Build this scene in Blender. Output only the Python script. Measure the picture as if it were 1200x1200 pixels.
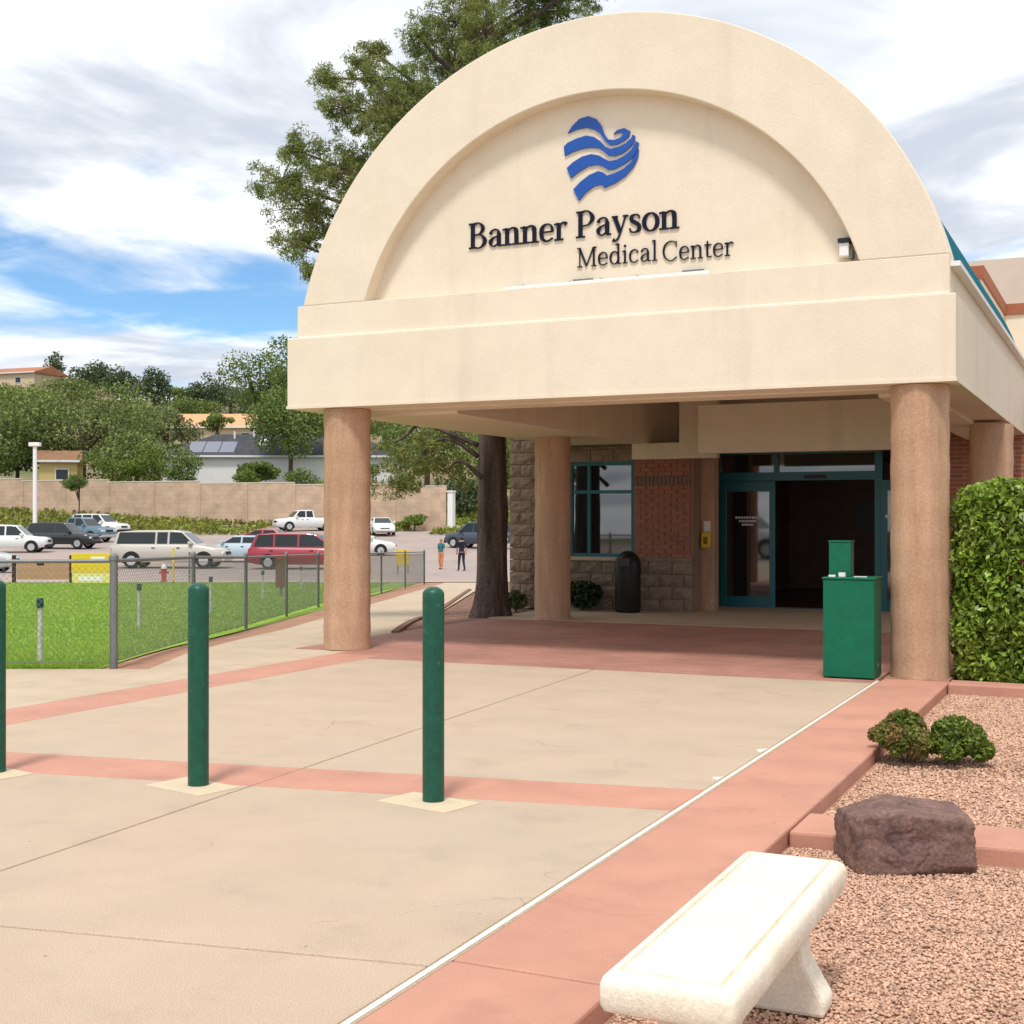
import bpy, bmesh, math, random
import numpy as np
from mathutils import Vector, Matrix, noise as mnoise

for o in list(bpy.data.objects): bpy.data.objects.remove(o)
scene = bpy.context.scene
COL = scene.collection
rnd = random.Random(7)
RNG = np.random.default_rng(11)

# ------------------------------------------------------------------ camera, sky, sun, exposure
YAW = math.radians(25.2)
CS, SN = math.cos(YAW), math.sin(YAW)
EYE = 1.5
cam_data = bpy.data.cameras.new('camera')
cam_data.sensor_width = 36.0
cam_data.lens = 36.0 * 1540 / 1200
cam_data.shift_y = 7 / 1200
cam_data.clip_end = 2000
cam = bpy.data.objects.new('camera', cam_data)
COL.objects.link(cam)
cam.location = (0, 0, EYE)
cam.rotation_euler = (math.radians(90), 0, YAW)
scene.camera = cam

SUN_EL = math.radians(63)
SUN_DIR = Vector((0.22, -0.97, 0)).normalized() * math.cos(SUN_EL) + Vector((0, 0, math.sin(SUN_EL)))
world = bpy.data.worlds.new('World'); scene.world = world; world.use_nodes = True
def build_world():
    nt = world.node_tree; nt.nodes.clear(); N = nt.nodes.new; L = nt.links.new
    def math_(op, a, b=None, clamp=False):
        n = N('ShaderNodeMath'); n.operation = op; n.use_clamp = clamp
        for i, v in enumerate((a, b)):
            if v is None: continue
            if hasattr(v, 'links'): L(v, n.inputs[i])
            else: n.inputs[i].default_value = v
        return n.outputs[0]
    out = N('ShaderNodeOutputWorld'); bg = N('ShaderNodeBackground'); bg.inputs['Strength'].default_value = 0.1
    sky = N('ShaderNodeTexSky'); sky.sky_type = 'NISHITA'; sky.sun_disc = False
    sky.sun_elevation = SUN_EL; sky.sun_rotation = math.atan2(SUN_DIR.x, SUN_DIR.y)
    sky.altitude = 1500; sky.dust_density = 0.3; sky.ozone_density = 2.5
    tc = N('ShaderNodeTexCoord'); sp = N('ShaderNodeSeparateXYZ'); L(tc.outputs['Generated'], sp.inputs[0])
    zc = math_('MAXIMUM', sp.outputs[2], 0.0); zz = math_('ADD', zc, 0.10)
    cx = math_('DIVIDE', sp.outputs[0], zz); cy = math_('DIVIDE', sp.outputs[1], zz)
    cb = N('ShaderNodeCombineXYZ'); L(cx, cb.inputs[0]); L(cy, cb.inputs[1])
    def noise(scale, detail, off, dist=0.0, rough=0.55):
        mp = N('ShaderNodeMapping'); mp.inputs['Location'].default_value = off; L(cb.outputs[0], mp.inputs[0])
        n = N('ShaderNodeTexNoise'); n.inputs['Scale'].default_value = scale; n.inputs['Detail'].default_value = detail
        n.inputs['Roughness'].default_value = rough; n.inputs['Distortion'].default_value = dist
        L(mp.outputs[0], n.inputs['Vector']); return n.outputs['Fac']
    n1 = noise(0.62, 7, CLOUD_OFF, 0.35)
    # cover is thick overhead and opens in a ragged belt low over the hills
    belt = math_('DIVIDE', math_('SUBTRACT', zc, 0.150), 0.05)
    belt = math_('POWER', 2.718, math_('MULTIPLY', math_('MULTIPLY', belt, belt), -1.0))
    n3 = noise(2.6, 5, (3.3, 7.7, 0.2), 0.4)
    wisps = math_('MULTIPLY', math_('SUBTRACT', n3, 0.5), 0.42)
    cover = math_('SUBTRACT', math_('ADD', math_('ADD', n1, 0.15), wisps), math_('MULTIPLY', belt, 0.23))
    rp = N('ShaderNodeMapRange'); rp.interpolation_type = 'SMOOTHSTEP'
    rp.inputs['From Min'].default_value = 0.36; rp.inputs['From Max'].default_value = 0.58
    L(cover, rp.inputs['Value'])
    n2 = noise(1.15, 8, (14.1, 4.7, 0.7), 0.7)
    rg = N('ShaderNodeMapRange'); rg.interpolation_type = 'SMOOTHSTEP'
    rg.inputs['From Min'].default_value = 0.40; rg.inputs['From Max'].default_value = 0.64
    L(n2, rg.inputs['Value'])
    mc = N('ShaderNodeMix'); mc.data_type = 'RGBA'
    mc.inputs['A'].default_value = (8.9, 9.05, 9.25, 1); mc.inputs['B'].default_value = (4.7, 5.15, 5.85, 1)
    L(rg.outputs[0], mc.inputs['Factor'])
    sk = N('ShaderNodeMix'); sk.data_type = 'RGBA'; sk.blend_type = 'MULTIPLY'; sk.inputs['Factor'].default_value = 1
    L(sky.outputs[0], sk.inputs['A']); sk.inputs['B'].default_value = (.80, 1.02, 1.12, 1)
    mx = N('ShaderNodeMix'); mx.data_type = 'RGBA'
    L(rp.outputs[0], mx.inputs['Factor']); L(sk.outputs['Result'], mx.inputs['A']); L(mc.outputs['Result'], mx.inputs['B'])
    L(mx.outputs['Result'], bg.inputs['Color']); L(bg.outputs[0], out.inputs[0])
CLOUD_OFF = (9.4, 8.8, 0.0)
build_world()

sun_data = bpy.data.lights.new('sun', 'SUN'); sun_data.energy = 2.0; sun_data.angle = math.radians(10)
sun_data.color = (1.0, 0.96, 0.90)
sun = bpy.data.objects.new('sun', sun_data); COL.objects.link(sun)
sun.location = (-20, -30, 60); sun.rotation_euler = SUN_DIR.to_track_quat('Z', 'Y').to_euler()

scene.render.engine = 'CYCLES'
vs = scene.view_settings
vs.view_transform = 'Standard'; vs.look = 'None'; vs.exposure = 0.50; vs.gamma = 1.0; vs.use_curve_mapping = False

# ------------------------------------------------------------------ helpers
def cam2w(a, d):
    """metres to the right of and ahead of the photographer -> world x, y"""
    return (a * CS - d * SN, a * SN + d * CS)
def w2cam(x, y): return (x * CS + y * SN, -x * SN + y * CS)
def sight(px, d):
    """world x, y of a thing seen in photo column px that stands d metres away"""
    return cam2w((px - 600) * d / 1540, d)
def sstep(t):
    t = min(1, max(0, t)); return t * t * (3 - 2 * t)
HP = [(12.5, 0), (45, -.73), (60, -.9), (75, -.82), (85, -.65), (95, -.3), (105, .1), (115, .5), (121, 1.1), (128, 2.3),
      (140, 4.0), (150, 5.2), (200, 13), (260, 25), (300, 28), (450, 30)]
def hprof(d):
    if d <= HP[0][0]: return 0
    for (d0, z0), (d1, z1) in zip(HP, HP[1:]):
        if d <= d1: return z0 + (z1 - z0) * (d - d0) / (d1 - d0)
    return HP[-1][1]
def terr(x, y):
    a, d = w2cam(x, y)
    s = sstep((-8.7 - x) / 3.0)
    s2 = sstep((d - 60) / 40)
    return hprof(d) * (s + (1 - s) * s2)

_mats = {}
def nodes_of(name):
    m = bpy.data.materials.new(name); m.use_nodes = True
    nt = m.node_tree; b = nt.nodes['Principled BSDF']
    return m, nt, b
def mat(name, col, rough=0.7, var=0.0, scale=4.0, col2=None, bump=0.0, bscale=60.0, spec=0.3, metal=0.0, streak=False,
        fine=0.0, fscale=120.0, island=0.0, translucent=0.0, coat=0.0, detail=5.0, stain=0.0, drips=0.0, chips=None):
    """procedural Principled material: two-scale noise colour, optional bump, per-piece variation"""
    if name in _mats: return _mats[name]
    m, nt, b = nodes_of(name); N = nt.nodes.new; L = nt.links.new
    b.inputs['Roughness'].default_value = rough; b.inputs['Metallic'].default_value = metal
    b.inputs['Specular IOR Level'].default_value = spec
    if coat: b.inputs['Coat Weight'].default_value = coat; b.inputs['Coat Roughness'].default_value = 0.08
    tc = N('ShaderNodeTexCoord'); geo = N('ShaderNodeNewGeometry')
    cur = N('ShaderNodeRGB'); cur.outputs[0].default_value = (*col, 1); cur = cur.outputs[0]
    def noise(sc, det=detail, stretch=None):
        v = geo.outputs['Position']
        if stretch:
            mp = N('ShaderNodeMapping'); mp.inputs['Scale'].default_value = stretch; L(v, mp.inputs[0]); v = mp.outputs[0]
        n = N('ShaderNodeTexNoise'); n.inputs['Scale'].default_value = sc; n.inputs['Detail'].default_value = det
        n.inputs['Roughness'].default_value = 0.6; L(v, n.inputs['Vector']); return n.outputs['Fac']
    def ramp(f, a=0.35, c=0.68):
        r = N('ShaderNodeMapRange'); r.inputs['From Min'].default_value = a; r.inputs['From Max'].default_value = c
        L(f, r.inputs['Value']); return r.outputs[0]
    def mul(colr, f, amt):
        # darken / lighten by +-amt around 1
        r = N('ShaderNodeMapRange'); r.inputs['From Min'].default_value = 0.3; r.inputs['From Max'].default_value = 0.7
        r.inputs['To Min'].default_value = 1 - amt; r.inputs['To Max'].default_value = 1 + amt; r.clamp = True
        L(f, r.inputs['Value'])
        x = N('ShaderNodeVectorMath'); x.operation = 'SCALE'; L(colr, x.inputs[0]); L(r.outputs[0], x.inputs['Scale'])
        return x.outputs[0]
    if col2 is not None:
        mx = N('ShaderNodeMix'); mx.data_type = 'RGBA'; L(ramp(noise(scale, stretch=(1, 1, .12) if streak else None)), mx.inputs['Factor'])
        L(cur, mx.inputs['A']); mx.inputs['B'].default_value = (*col2, 1); cur = mx.outputs['Result']
    if var: cur = mul(cur, noise(scale * 2.3 + .7, stretch=(1, 1, .12) if streak else None), var)
    if drips:
        dn = noise(2.2, 6, (1, 1, .055)); r = N('ShaderNodeMapRange'); r.interpolation_type = 'SMOOTHSTEP'
        r.inputs['From Min'].default_value = .54; r.inputs['From Max'].default_value = .74; r.inputs['To Min'].default_value = 1; r.inputs['To Max'].default_value = 1 - drips
        L(dn, r.inputs['Value']); x = N('ShaderNodeVectorMath'); x.operation = 'SCALE'; L(cur, x.inputs[0]); L(r.outputs[0], x.inputs['Scale']); cur = x.outputs[0]
    if chips:
        cn = noise(chips[1], 6); r = N('ShaderNodeMapRange'); r.inputs['From Min'].default_value = .66; r.inputs['From Max'].default_value = .70
        L(cn, r.inputs['Value']); mx = N('ShaderNodeMix'); mx.data_type = 'RGBA'; L(r.outputs[0], mx.inputs['Factor']); L(cur, mx.inputs['A']); mx.inputs['B'].default_value = (*chips[0], 1); cur = mx.outputs['Result']
    if stain:
        sn = noise(2.4, 12); r = N('ShaderNodeMapRange'); r.interpolation_type = 'SMOOTHSTEP'
        r.inputs['From Min'].default_value = .50; r.inputs['From Max'].default_value = .72; r.inputs['To Min'].default_value = 1; r.inputs['To Max'].default_value = 1 - stain
        L(sn, r.inputs['Value']); x = N('ShaderNodeVectorMath'); x.operation = 'SCALE'; L(cur, x.inputs[0]); L(r.outputs[0], x.inputs['Scale']); cur = x.outputs[0]
        # hairline cracks, here and there
        wn = N('ShaderNodeTexNoise'); wn.inputs['Scale'].default_value = 1.6; wn.inputs['Detail'].default_value = 8; L(geo.outputs['Position'], wn.inputs['Vector'])
        wv = N('ShaderNodeVectorMath'); wv.operation = 'MULTIPLY_ADD'; L(wn.outputs['Color'], wv.inputs[0]); wv.inputs[1].default_value = (.9, .9, 0); L(geo.outputs['Position'], wv.inputs[2])
        ve = N('ShaderNodeTexVoronoi'); ve.feature = 'DISTANCE_TO_EDGE'; ve.inputs['Scale'].default_value = .30; L(wv.outputs[0], ve.inputs['Vector'])
        ce = N('ShaderNodeMapRange'); ce.inputs['From Min'].default_value = .0; ce.inputs['From Max'].default_value = .0022; ce.inputs['To Min'].default_value = .70 if name != 'terracotta pink concrete' else .93; ce.inputs['To Max'].default_value = 1.0; L(ve.outputs['Distance'], ce.inputs['Value'])
        cm = N('ShaderNodeMapRange'); cm.inputs['From Min'].default_value = .53; cm.inputs['From Max'].default_value = .58; L(noise(.8, 3), cm.inputs['Value'])
        cx_ = N('ShaderNodeMix'); cx_.inputs[2].default_value = 1.0; L(cm.outputs[0], cx_.inputs[0]); L(ce.outputs[0], cx_.inputs[3])
        x = N('ShaderNodeVectorMath'); x.operation = 'SCALE'; L(cur, x.inputs[0]); L(cx_.outputs[0], x.inputs['Scale']); cur = x.outputs[0]
        # scattered dark specks and chewing-gum spots
        vo = N('ShaderNodeTexVoronoi'); vo.inputs['Scale'].default_value = 3.2; L(geo.outputs['Position'], vo.inputs['Vector'])
        r = N('ShaderNodeMapRange'); r.inputs['From Min'].default_value = .022; r.inputs['From Max'].default_value = .034; r.inputs['To Min'].default_value = .62; r.inputs['To Max'].default_value = 1
        L(vo.outputs['Distance'], r.inputs['Value']); x = N('ShaderNodeVectorMath'); x.operation = 'SCALE'; L(cur, x.inputs[0]); L(r.outputs[0], x.inputs['Scale']); cur = x.outputs[0]
    if fine: cur = mul(cur, noise(fscale, 2), fine)
    if island:
        r = N('ShaderNodeMapRange'); r.inputs['To Min'].default_value = 1 - island; r.inputs['To Max'].default_value = 1 + island
        L(geo.outputs['Random Per Island'], r.inputs['Value'])
        x = N('ShaderNodeVectorMath'); x.operation = 'SCALE'; L(cur, x.inputs[0]); L(r.outputs[0], x.inputs['Scale']); cur = x.outputs[0]
    L(cur, b.inputs['Base Color'])
    if bump:
        bp = N('ShaderNodeBump'); bp.inputs['Strength'].default_value = bump; bp.inputs['Distance'].default_value = 0.01
        L(noise(bscale, 4), bp.inputs['Height']); L(bp.outputs[0], b.inputs['Normal'])
    if translucent:
        t = N('ShaderNodeBsdfTranslucent'); L(cur, t.inputs['Color'])
        ms = N('ShaderNodeMixShader'); ms.inputs[0].default_value = translucent
        out = nt.nodes['Material Output']; L(b.outputs[0], ms.inputs[1]); L(t.outputs[0], ms.inputs[2]); L(ms.outputs[0], out.inputs[0])
    _mats[name] = m
    return m
def leafmat(name, col, col2, rough=0.5, tr=0.3, isl=0.45, spec=0.3, scale=1.2):
    return mat(name, col, rough, 0.0, scale, col2, island=isl, translucent=tr, spec=spec, detail=2)
def brickmat(name, c1, c2, mortar, bw, bh, scale=1.0, axes='xz', mort=0.01, bump=0.4):
    if name in _mats: return _mats[name]
    m, nt, b = nodes_of(name); N = nt.nodes.new; L = nt.links.new
    geo = N('ShaderNodeNewGeometry'); sp = N('ShaderNodeSeparateXYZ'); L(geo.outputs['Position'], sp.inputs[0])
    cb = N('ShaderNodeCombineXYZ')
    ax = {'x': 0, 'y': 1, 'z': 2}
    L(sp.outputs[ax[axes[0]]], cb.inputs[0]); L(sp.outputs[ax[axes[1]]], cb.inputs[1])
    t = N('ShaderNodeTexBrick'); L(cb.outputs[0], t.inputs['Vector'])
    t.inputs['Color1'].default_value = (*c1, 1); t.inputs['Color2'].default_value = (*c2, 1); t.inputs['Mortar'].default_value = (*mortar, 1)
    t.inputs['Scale'].default_value = scale; t.inputs['Brick Width'].default_value = bw; t.inputs['Row Height'].default_value = bh
    t.inputs['Mortar Size'].default_value = mort; t.inputs['Mortar Smooth'].default_value = 0.3
    n = N('ShaderNodeTexNoise'); n.inputs['Scale'].default_value = 0.9; n.inputs['Detail'].default_value = 6; L(geo.outputs['Position'], n.inputs['Vector'])
    r = N('ShaderNodeMapRange'); r.inputs['From Min'].default_value = .3; r.inputs['From Max'].default_value = .7
    r.inputs['To Min'].default_value = .8; r.inputs['To Max'].default_value = 1.15; L(n.outputs['Fac'], r.inputs['Value'])
    x = N('ShaderNodeVectorMath'); x.operation = 'SCALE'; L(t.outputs['Color'], x.inputs[0]); L(r.outputs[0], x.inputs['Scale'])
    L(x.outputs[0], b.inputs['Base Color']); b.inputs['Roughness'].default_value = 0.8
    bp = N('ShaderNodeBump'); bp.inputs['Strength'].default_value = bump; bp.inputs['Distance'].default_value = 0.01; bp.invert = True
    L(t.outputs['Fac'], bp.inputs['Height']); L(bp.outputs[0], b.inputs['Normal'])
    _mats[name] = m; return m

def wm(o):
    B = Matrix.LocRotScale(o.location, o.rotation_euler, o.scale)
    return wm(o.parent) @ o.matrix_parent_inverse @ B if o.parent else B
def set_parent(o, parent):
    o.parent = parent; o.matrix_parent_inverse = wm(parent).inverted()
class MB:
    """collects simple solids into one mesh"""
    def __init__(s): s.v = []; s.f = []
    def add(s, v, f):
        o = len(s.v); s.v += [tuple(q) for q in v]; s.f += [tuple(i + o for i in q) for q in f]; return s
    def box(s, x0, x1, y0, y1, z0, z1, M=None):
        v = [(x0, y0, z0), (x1, y0, z0), (x1, y1, z0), (x0, y1, z0), (x0, y0, z1), (x1, y0, z1), (x1, y1, z1), (x0, y1, z1)]
        if M: v = [M @ Vector(q) for q in v]
        return s.add(v, [(0, 3, 2, 1), (4, 5, 6, 7), (0, 1, 5, 4), (1, 2, 6, 5), (2, 3, 7, 6), (3, 0, 4, 7)])
    def prism(s, poly, lo, hi, axis='z', M=None):
        """poly of 2-D points extruded from lo to hi along axis ('z': xy, 'y': xz, 'x': yz)"""
        n = len(poly)
        area = sum(poly[i][0] * poly[(i + 1) % n][1] - poly[(i + 1) % n][0] * poly[i][1] for i in range(n))
        if area < 0: poly = poly[::-1]
        mk = {'z': lambda p, t: (p[0], p[1], t), 'y': lambda p, t: (p[0], t, p[1]), 'x': lambda p, t: (t, p[0], p[1])}[axis]
        v = [mk(p, lo) for p in poly] + [mk(p, hi) for p in poly]
        if M: v = [M @ Vector(q) for q in v]
        f = [tuple(range(n - 1, -1, -1)), tuple(range(n, 2 * n))] + [(i, (i + 1) % n, n + (i + 1) % n, n + i) for i in range(n)]
        if axis == 'y': f = [q[::-1] for q in f]
        return s.add(v, f)
    def tube(s, pts, rad, n=8, caps=True):
        pts = [Vector(p) for p in pts]; v = []; f = []
        if not hasattr(rad, '__len__'): rad = [rad] * len(pts)
        up = Vector((0.13, 0.29, 0.95)).normalized()
        for i, p in enumerate(pts):
            t = (pts[min(i + 1, len(pts) - 1)] - pts[max(i - 1, 0)]).normalized()
            if abs(t.dot(up)) > .98: sx = t.cross(Vector((1, 0, 0))).normalized()
            else: sx = t.cross(up).normalized()
            sy = t.cross(sx)
            for k in range(n):
                an = 2 * math.pi * k / n
                v.append(p + (sx * math.cos(an) + sy * math.sin(an)) * rad[i])
        for i in range(len(pts) - 1):
            for k in range(n):
                f.append((i * n + k, i * n + (k + 1) % n, (i + 1) * n + (k + 1) % n, (i + 1) * n + k))
        if caps: f.append(tuple(range(n - 1, -1, -1))); f.append(tuple(range((len(pts) - 1) * n, len(pts) * n)))
        f = [q[::-1] for q in f]
        return s.add(v, f)
    def lathe(s, prof, n=24, c=(0, 0, 0)):
        """prof: (radius, z) from bottom to top"""
        v = []; f = []
        for r, z in prof:
            for k in range(n):
                an = 2 * math.pi * k / n; v.append((c[0] + r * math.cos(an), c[1] + r * math.sin(an), c[2] + z))
        m = len(prof)
        for i in range(m - 1):
            for k in range(n):
                f.append((i * n + k, i * n + (k + 1) % n, (i + 1) * n + (k + 1) % n, (i + 1) * n + k))
        f.append(tuple(range(n - 1, -1, -1))); f.append(tuple(range((m - 1) * n, m * n)))
        return s.add(v, f)
    def build(s, name, m, parent=None, smooth=False, bevel=0.0, loc=None, local=False):
        me = bpy.data.meshes.new(name); me.from_pydata(s.v, [], s.f); me.update()
        o = bpy.data.objects.new(name, me); COL.objects.link(o)
        if m: me.materials.append(m)
        if parent:
            if local: o.parent = parent
            else: set_parent(o, parent)
        if loc: o.location = loc
        if smooth:
            for p in me.polygons: p.use_smooth = True
            try: me.set_sharp_from_angle(angle=math.radians(40))
            except Exception: pass
        if bevel:
            b = o.modifiers.new('bevel', 'BEVEL'); b.width = bevel; b.segments = 2; b.limit_method = 'ANGLE'
        return o
def tag(o, label=None, cat=None, group=None, kind=None):
    if label: o['label'] = label
    if cat: o['category'] = cat
    if group: o['group'] = group
    if kind: o['kind'] = kind
    return o
def empty(name, loc, label=None, cat=None, group=None, rz=0.0, kind=None):
    o = bpy.data.objects.new(name, None); COL.objects.link(o); o.location = loc; o.rotation_euler = (0, 0, rz)
    o.empty_display_size = 0.2
    return tag(o, label, cat, group, kind)
def copy_tree(o, parent=None):
    c = o.copy(); COL.objects.link(c); c.parent = parent
    for ch in list(o.children): copy_tree(ch, c)
    return c
def np_mesh(name, verts, faces, m, parent=None, k=None):
    """fast mesh from numpy arrays; faces (n, k)"""
    k = faces.shape[1]
    me = bpy.data.meshes.new(name)
    me.vertices.add(len(verts)); me.vertices.foreach_set('co', np.ascontiguousarray(verts, dtype=np.float32).ravel())
    me.loops.add(faces.size); me.loops.foreach_set('vertex_index', np.ascontiguousarray(faces, dtype=np.int32).ravel())
    me.polygons.add(len(faces)); me.polygons.foreach_set('loop_start', np.arange(0, faces.size, k, dtype=np.int32))
    me.update(calc_edges=True); me.validate()
    o = bpy.data.objects.new(name, me); COL.objects.link(o)
    if m: me.materials.append(m)
    if parent: set_parent(o, parent)
    return o
def leaves(points, size, aspect=0.5, normals=None, bias=0.0, droop=0.0, rng=RNG, fold=0.0):
    """diamond leaves at points (n,3): returns verts, faces"""
    n = len(points); P = np.asarray(points, dtype=float)
    nr = rng.normal(size=(n, 3))
    nr /= np.linalg.norm(nr, axis=1, keepdims=True)
    if normals is not None and bias: nr = nr * (1 - bias) + np.asarray(normals) * bias
    nr /= np.linalg.norm(nr, axis=1, keepdims=True) + 1e-9
    t = np.cross(nr, rng.normal(size=(n, 3))); t[:, 2] -= droop; t -= nr * np.sum(t * nr, axis=1, keepdims=True)
    t /= np.linalg.norm(t, axis=1, keepdims=True) + 1e-9
    bt = np.cross(nr, t)
    L = (size * rng.uniform(.65, 1.35, n))[:, None]; Wd = L * aspect
    v = np.empty((n, 4, 3))
    v[:, 0] = P - t * L * .5; v[:, 1] = P + bt * Wd * .5 + nr * L * fold; v[:, 2] = P + t * L * .5; v[:, 3] = P - bt * Wd * .5 + nr * L * fold
    f = np.arange(n * 4).reshape(n, 4)
    return v.reshape(-1, 3), f
def blob_points(c, r, n, rng=RNG, shell=0.55):
    """n points in an ellipsoid shell, with their outward normals"""
    d = rng.normal(size=(n, 3)); d /= np.linalg.norm(d, axis=1, keepdims=True)
    rad = shell + (1 - shell) * rng.uniform(0, 1, n) ** .6
    rr = np.asarray(r) if hasattr(r, '__len__') else np.array([r, r, r])
    return np.asarray(c) + d * rad[:, None] * rr, d
def smooth_pts(pts, k=5, closed=False):
    """Catmull-Rom through tuples of any length"""
    n = len(pts); out = []
    for i in range(n if closed else n - 1):
        g = lambda j: pts[j % n] if closed else pts[min(max(j, 0), n - 1)]
        p0, p1, p2, p3 = g(i - 1), g(i), g(i + 1), g(i + 2)
        for q in range(k):
            t = q / k
            out.append(tuple(.5 * (2 * b + (c - a) * t + (2 * a - 5 * b + 4 * c - d) * t * t + (3 * b - a - 3 * c + d) * t ** 3)
                             for a, b, c, d in zip(p0, p1, p2, p3)))
    if not closed: out.append(tuple(pts[-1]))
    return out

# ------------------------------------------------------------------ materials
M = {}
M['stucco'] = mat('cream stucco', (.775, .68, .54), .85, .035, .8, (.745, .645, .50), bump=.28, bscale=75, fine=.03, fscale=45, drips=.09)
M['stucco_in'] = M['stucco']
M['column'] = mat('terracotta stucco', (.525, .335, .215), .85, .14, 3.0, (.44, .265, .165), bump=.55, bscale=70, fine=.13, fscale=45, drips=.22, streak=True)
M['concrete'] = mat('tan concrete', (.50, .378, .272), .8, .05, .45, (.47, .37, .275), bump=.3, bscale=160, fine=.26, fscale=190, stain=.10)
M['concrete2'] = mat('pale concrete', (.52, .41, .29), .8, .06, .7, (.48, .375, .265), bump=.25, bscale=140, fine=.16, fscale=170, stain=.12)
M['pink'] = mat('terracotta pink concrete', (.53, .26, .185), .75, .08, .7, (.49, .245, .175), bump=.2, bscale=140, fine=.13, fscale=180, stain=.13)
M['pad'] = mat('bare cement', (.60, .49, .34), .85, .05, 5, bump=.3, bscale=90, fine=.06)
M['grout'] = mat('joint dirt', (.13, .09, .06), .95)
M['sand'] = mat('sandy joint', (.42, .32, .23), .9, .1, 8, fine=.2)
M['white'] = mat('white joint paint', (.74, .67, .58), .6, .08, 8, fine=.08)
M['dirt'] = mat('red dirt', (.40, .21, .135), .95, .12, 1.2, (.33, .19, .12), bump=.8, bscale=50, fine=.22, fscale=90)
M['soil'] = mat('bark and soil', (.25, .13, .09), .95, .15, 2, (.17, .10, .07), bump=.9, bscale=45, fine=.3, fscale=70)
M['asphalt'] = mat('sun bleached asphalt', (.32, .265, .24), .9, .10, .12, (.39, .30, .26), fine=.08, fscale=30)
M['ground'] = mat('dry ground', (.26, .19, .11), .95, .15, .08, (.11, .13, .045), fine=.15, fscale=8)
M['gravel'] = mat('pink gravel bed', (.47, .28, .19), .95, .12, 3, (.40, .23, .15), bump=1.0, bscale=110, fine=.28, fscale=95)
M['pebble'] = mat('pink pebbles', (.60, .385, .275), .85, .10, 3, (.55, .335, .23), island=.26)
M['turf'] = mat('turf', (.195, .325, .028), .9, .15, .5, (.25, .36, .042), bump=.5, bscale=60, fine=.18, fscale=55)
M['blade'] = leafmat('grass blades', (.26, .42, .036), (.32, .45, .058), .6, .4, .16, scale=.6)
M['green'] = mat('bollard green paint', (.004, .075, .045), .42, .18, 6, fine=.14, fscale=60, spec=.4, bump=.12, chips=((.10, .16, .12), 26))
M['boxgreen'] = mat('green box paint', (.001, .125, .062), .45, .12, 5, spec=.3, fine=.07, fscale=50, chips=((.03, .13, .08), 14))
M['teal'] = mat('teal paint', (.008, .13, .15), .35, .05, 4, spec=.5)
M['tealroof'] = mat('teal metal roof', (.010, .17, .22), .38, .06, .6, spec=.5, metal=.15)
M['brick'] = mat('red brick', (.37, .165, .105), .85, .14, 6, (.31, .135, .085), fine=.14, fscale=70, bump=.5, bscale=80)
M['mortar'] = mat('mortar', (.30, .19, .13), .9, .08, 6)
M['stone'] = mat('split face block', (.30, .215, .155), .95, .18, 6, (.22, .165, .125), fine=.25, fscale=60, bump=.9, bscale=60)
M['stoneband'] = mat('grey band brick', (.20, .13, .10), .9, .12, 8, fine=.15)
M['rock'] = mat('brown boulder', (.15, .088, .082), .8, .35, 4, (.20, .115, .085), bump=.8, bscale=45, fine=.28, fscale=60)
M['bench'] = mat('cast cream concrete', (.83, .76, .63), .8, .08, 4, (.78, .69, .53), bump=.28, bscale=130, fine=.10, fscale=90)
M['black'] = mat('black plastic', (.012, .011, .011), .45, .1, 6, spec=.4)
M['steel'] = mat('galvanised steel', (.20, .21, .21), .5, .1, 12, metal=.5)
M['wire'] = mat('fence wire', (.22, .23, .225), .5, 0, metal=.4)
M['bark'] = mat('pine bark', (.125, .088, .070), .95, .45, 5, (.045, .033, .028), bump=1.0, bscale=22, fine=.35, fscale=35, streak=True)
M['twig'] = mat('twig', (.20, .14, .10), .9, .2, 8)
M['ink'] = mat('navy letters', (.006, .006, .022), .55, spec=.2)
M['blue'] = mat('blue emblem', (.003, .072, .36), .38, .05, 4, spec=.5)
M['paintwhite'] = mat('white enamel', (.80, .79, .76), .4, .03, 4)
M['yellow'] = mat('yellow paint', (.72, .52, .03), .5, .06, 6)
M['interior'] = mat('dim lobby', (.46, .31, .25), .8, .1, 1)
M['band'] = mat('rust coping', (.34, .115, .06), .7, .08, 3)
M['paleblock'] = mat('pale wall', (.60, .54, .44), .9, .04, .5)
M['header'] = M['stucco']
def glassmat(name, col=(.010, .012, .013), rough=.03):
    m, nt, b = nodes_of(name); b.inputs['Base Color'].default_value = (*col, 1); b.inputs['Roughness'].default_value = rough
    b.inputs['Specular IOR Level'].default_value = .42; return m
M['glass'] = glassmat('dark glass')
M['glass'].node_tree.nodes['Principled BSDF'].inputs['IOR'].default_value = 2.4
M['carglass'] = glassmat('car glass', (.02, .026, .028), .05)
M['pavers'] = brickmat('red pavers', (.43, .205, .15), (.37, .165, .12), (.27, .17, .13), .22, .11, 1.0, 'xy', .006, .2)

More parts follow.
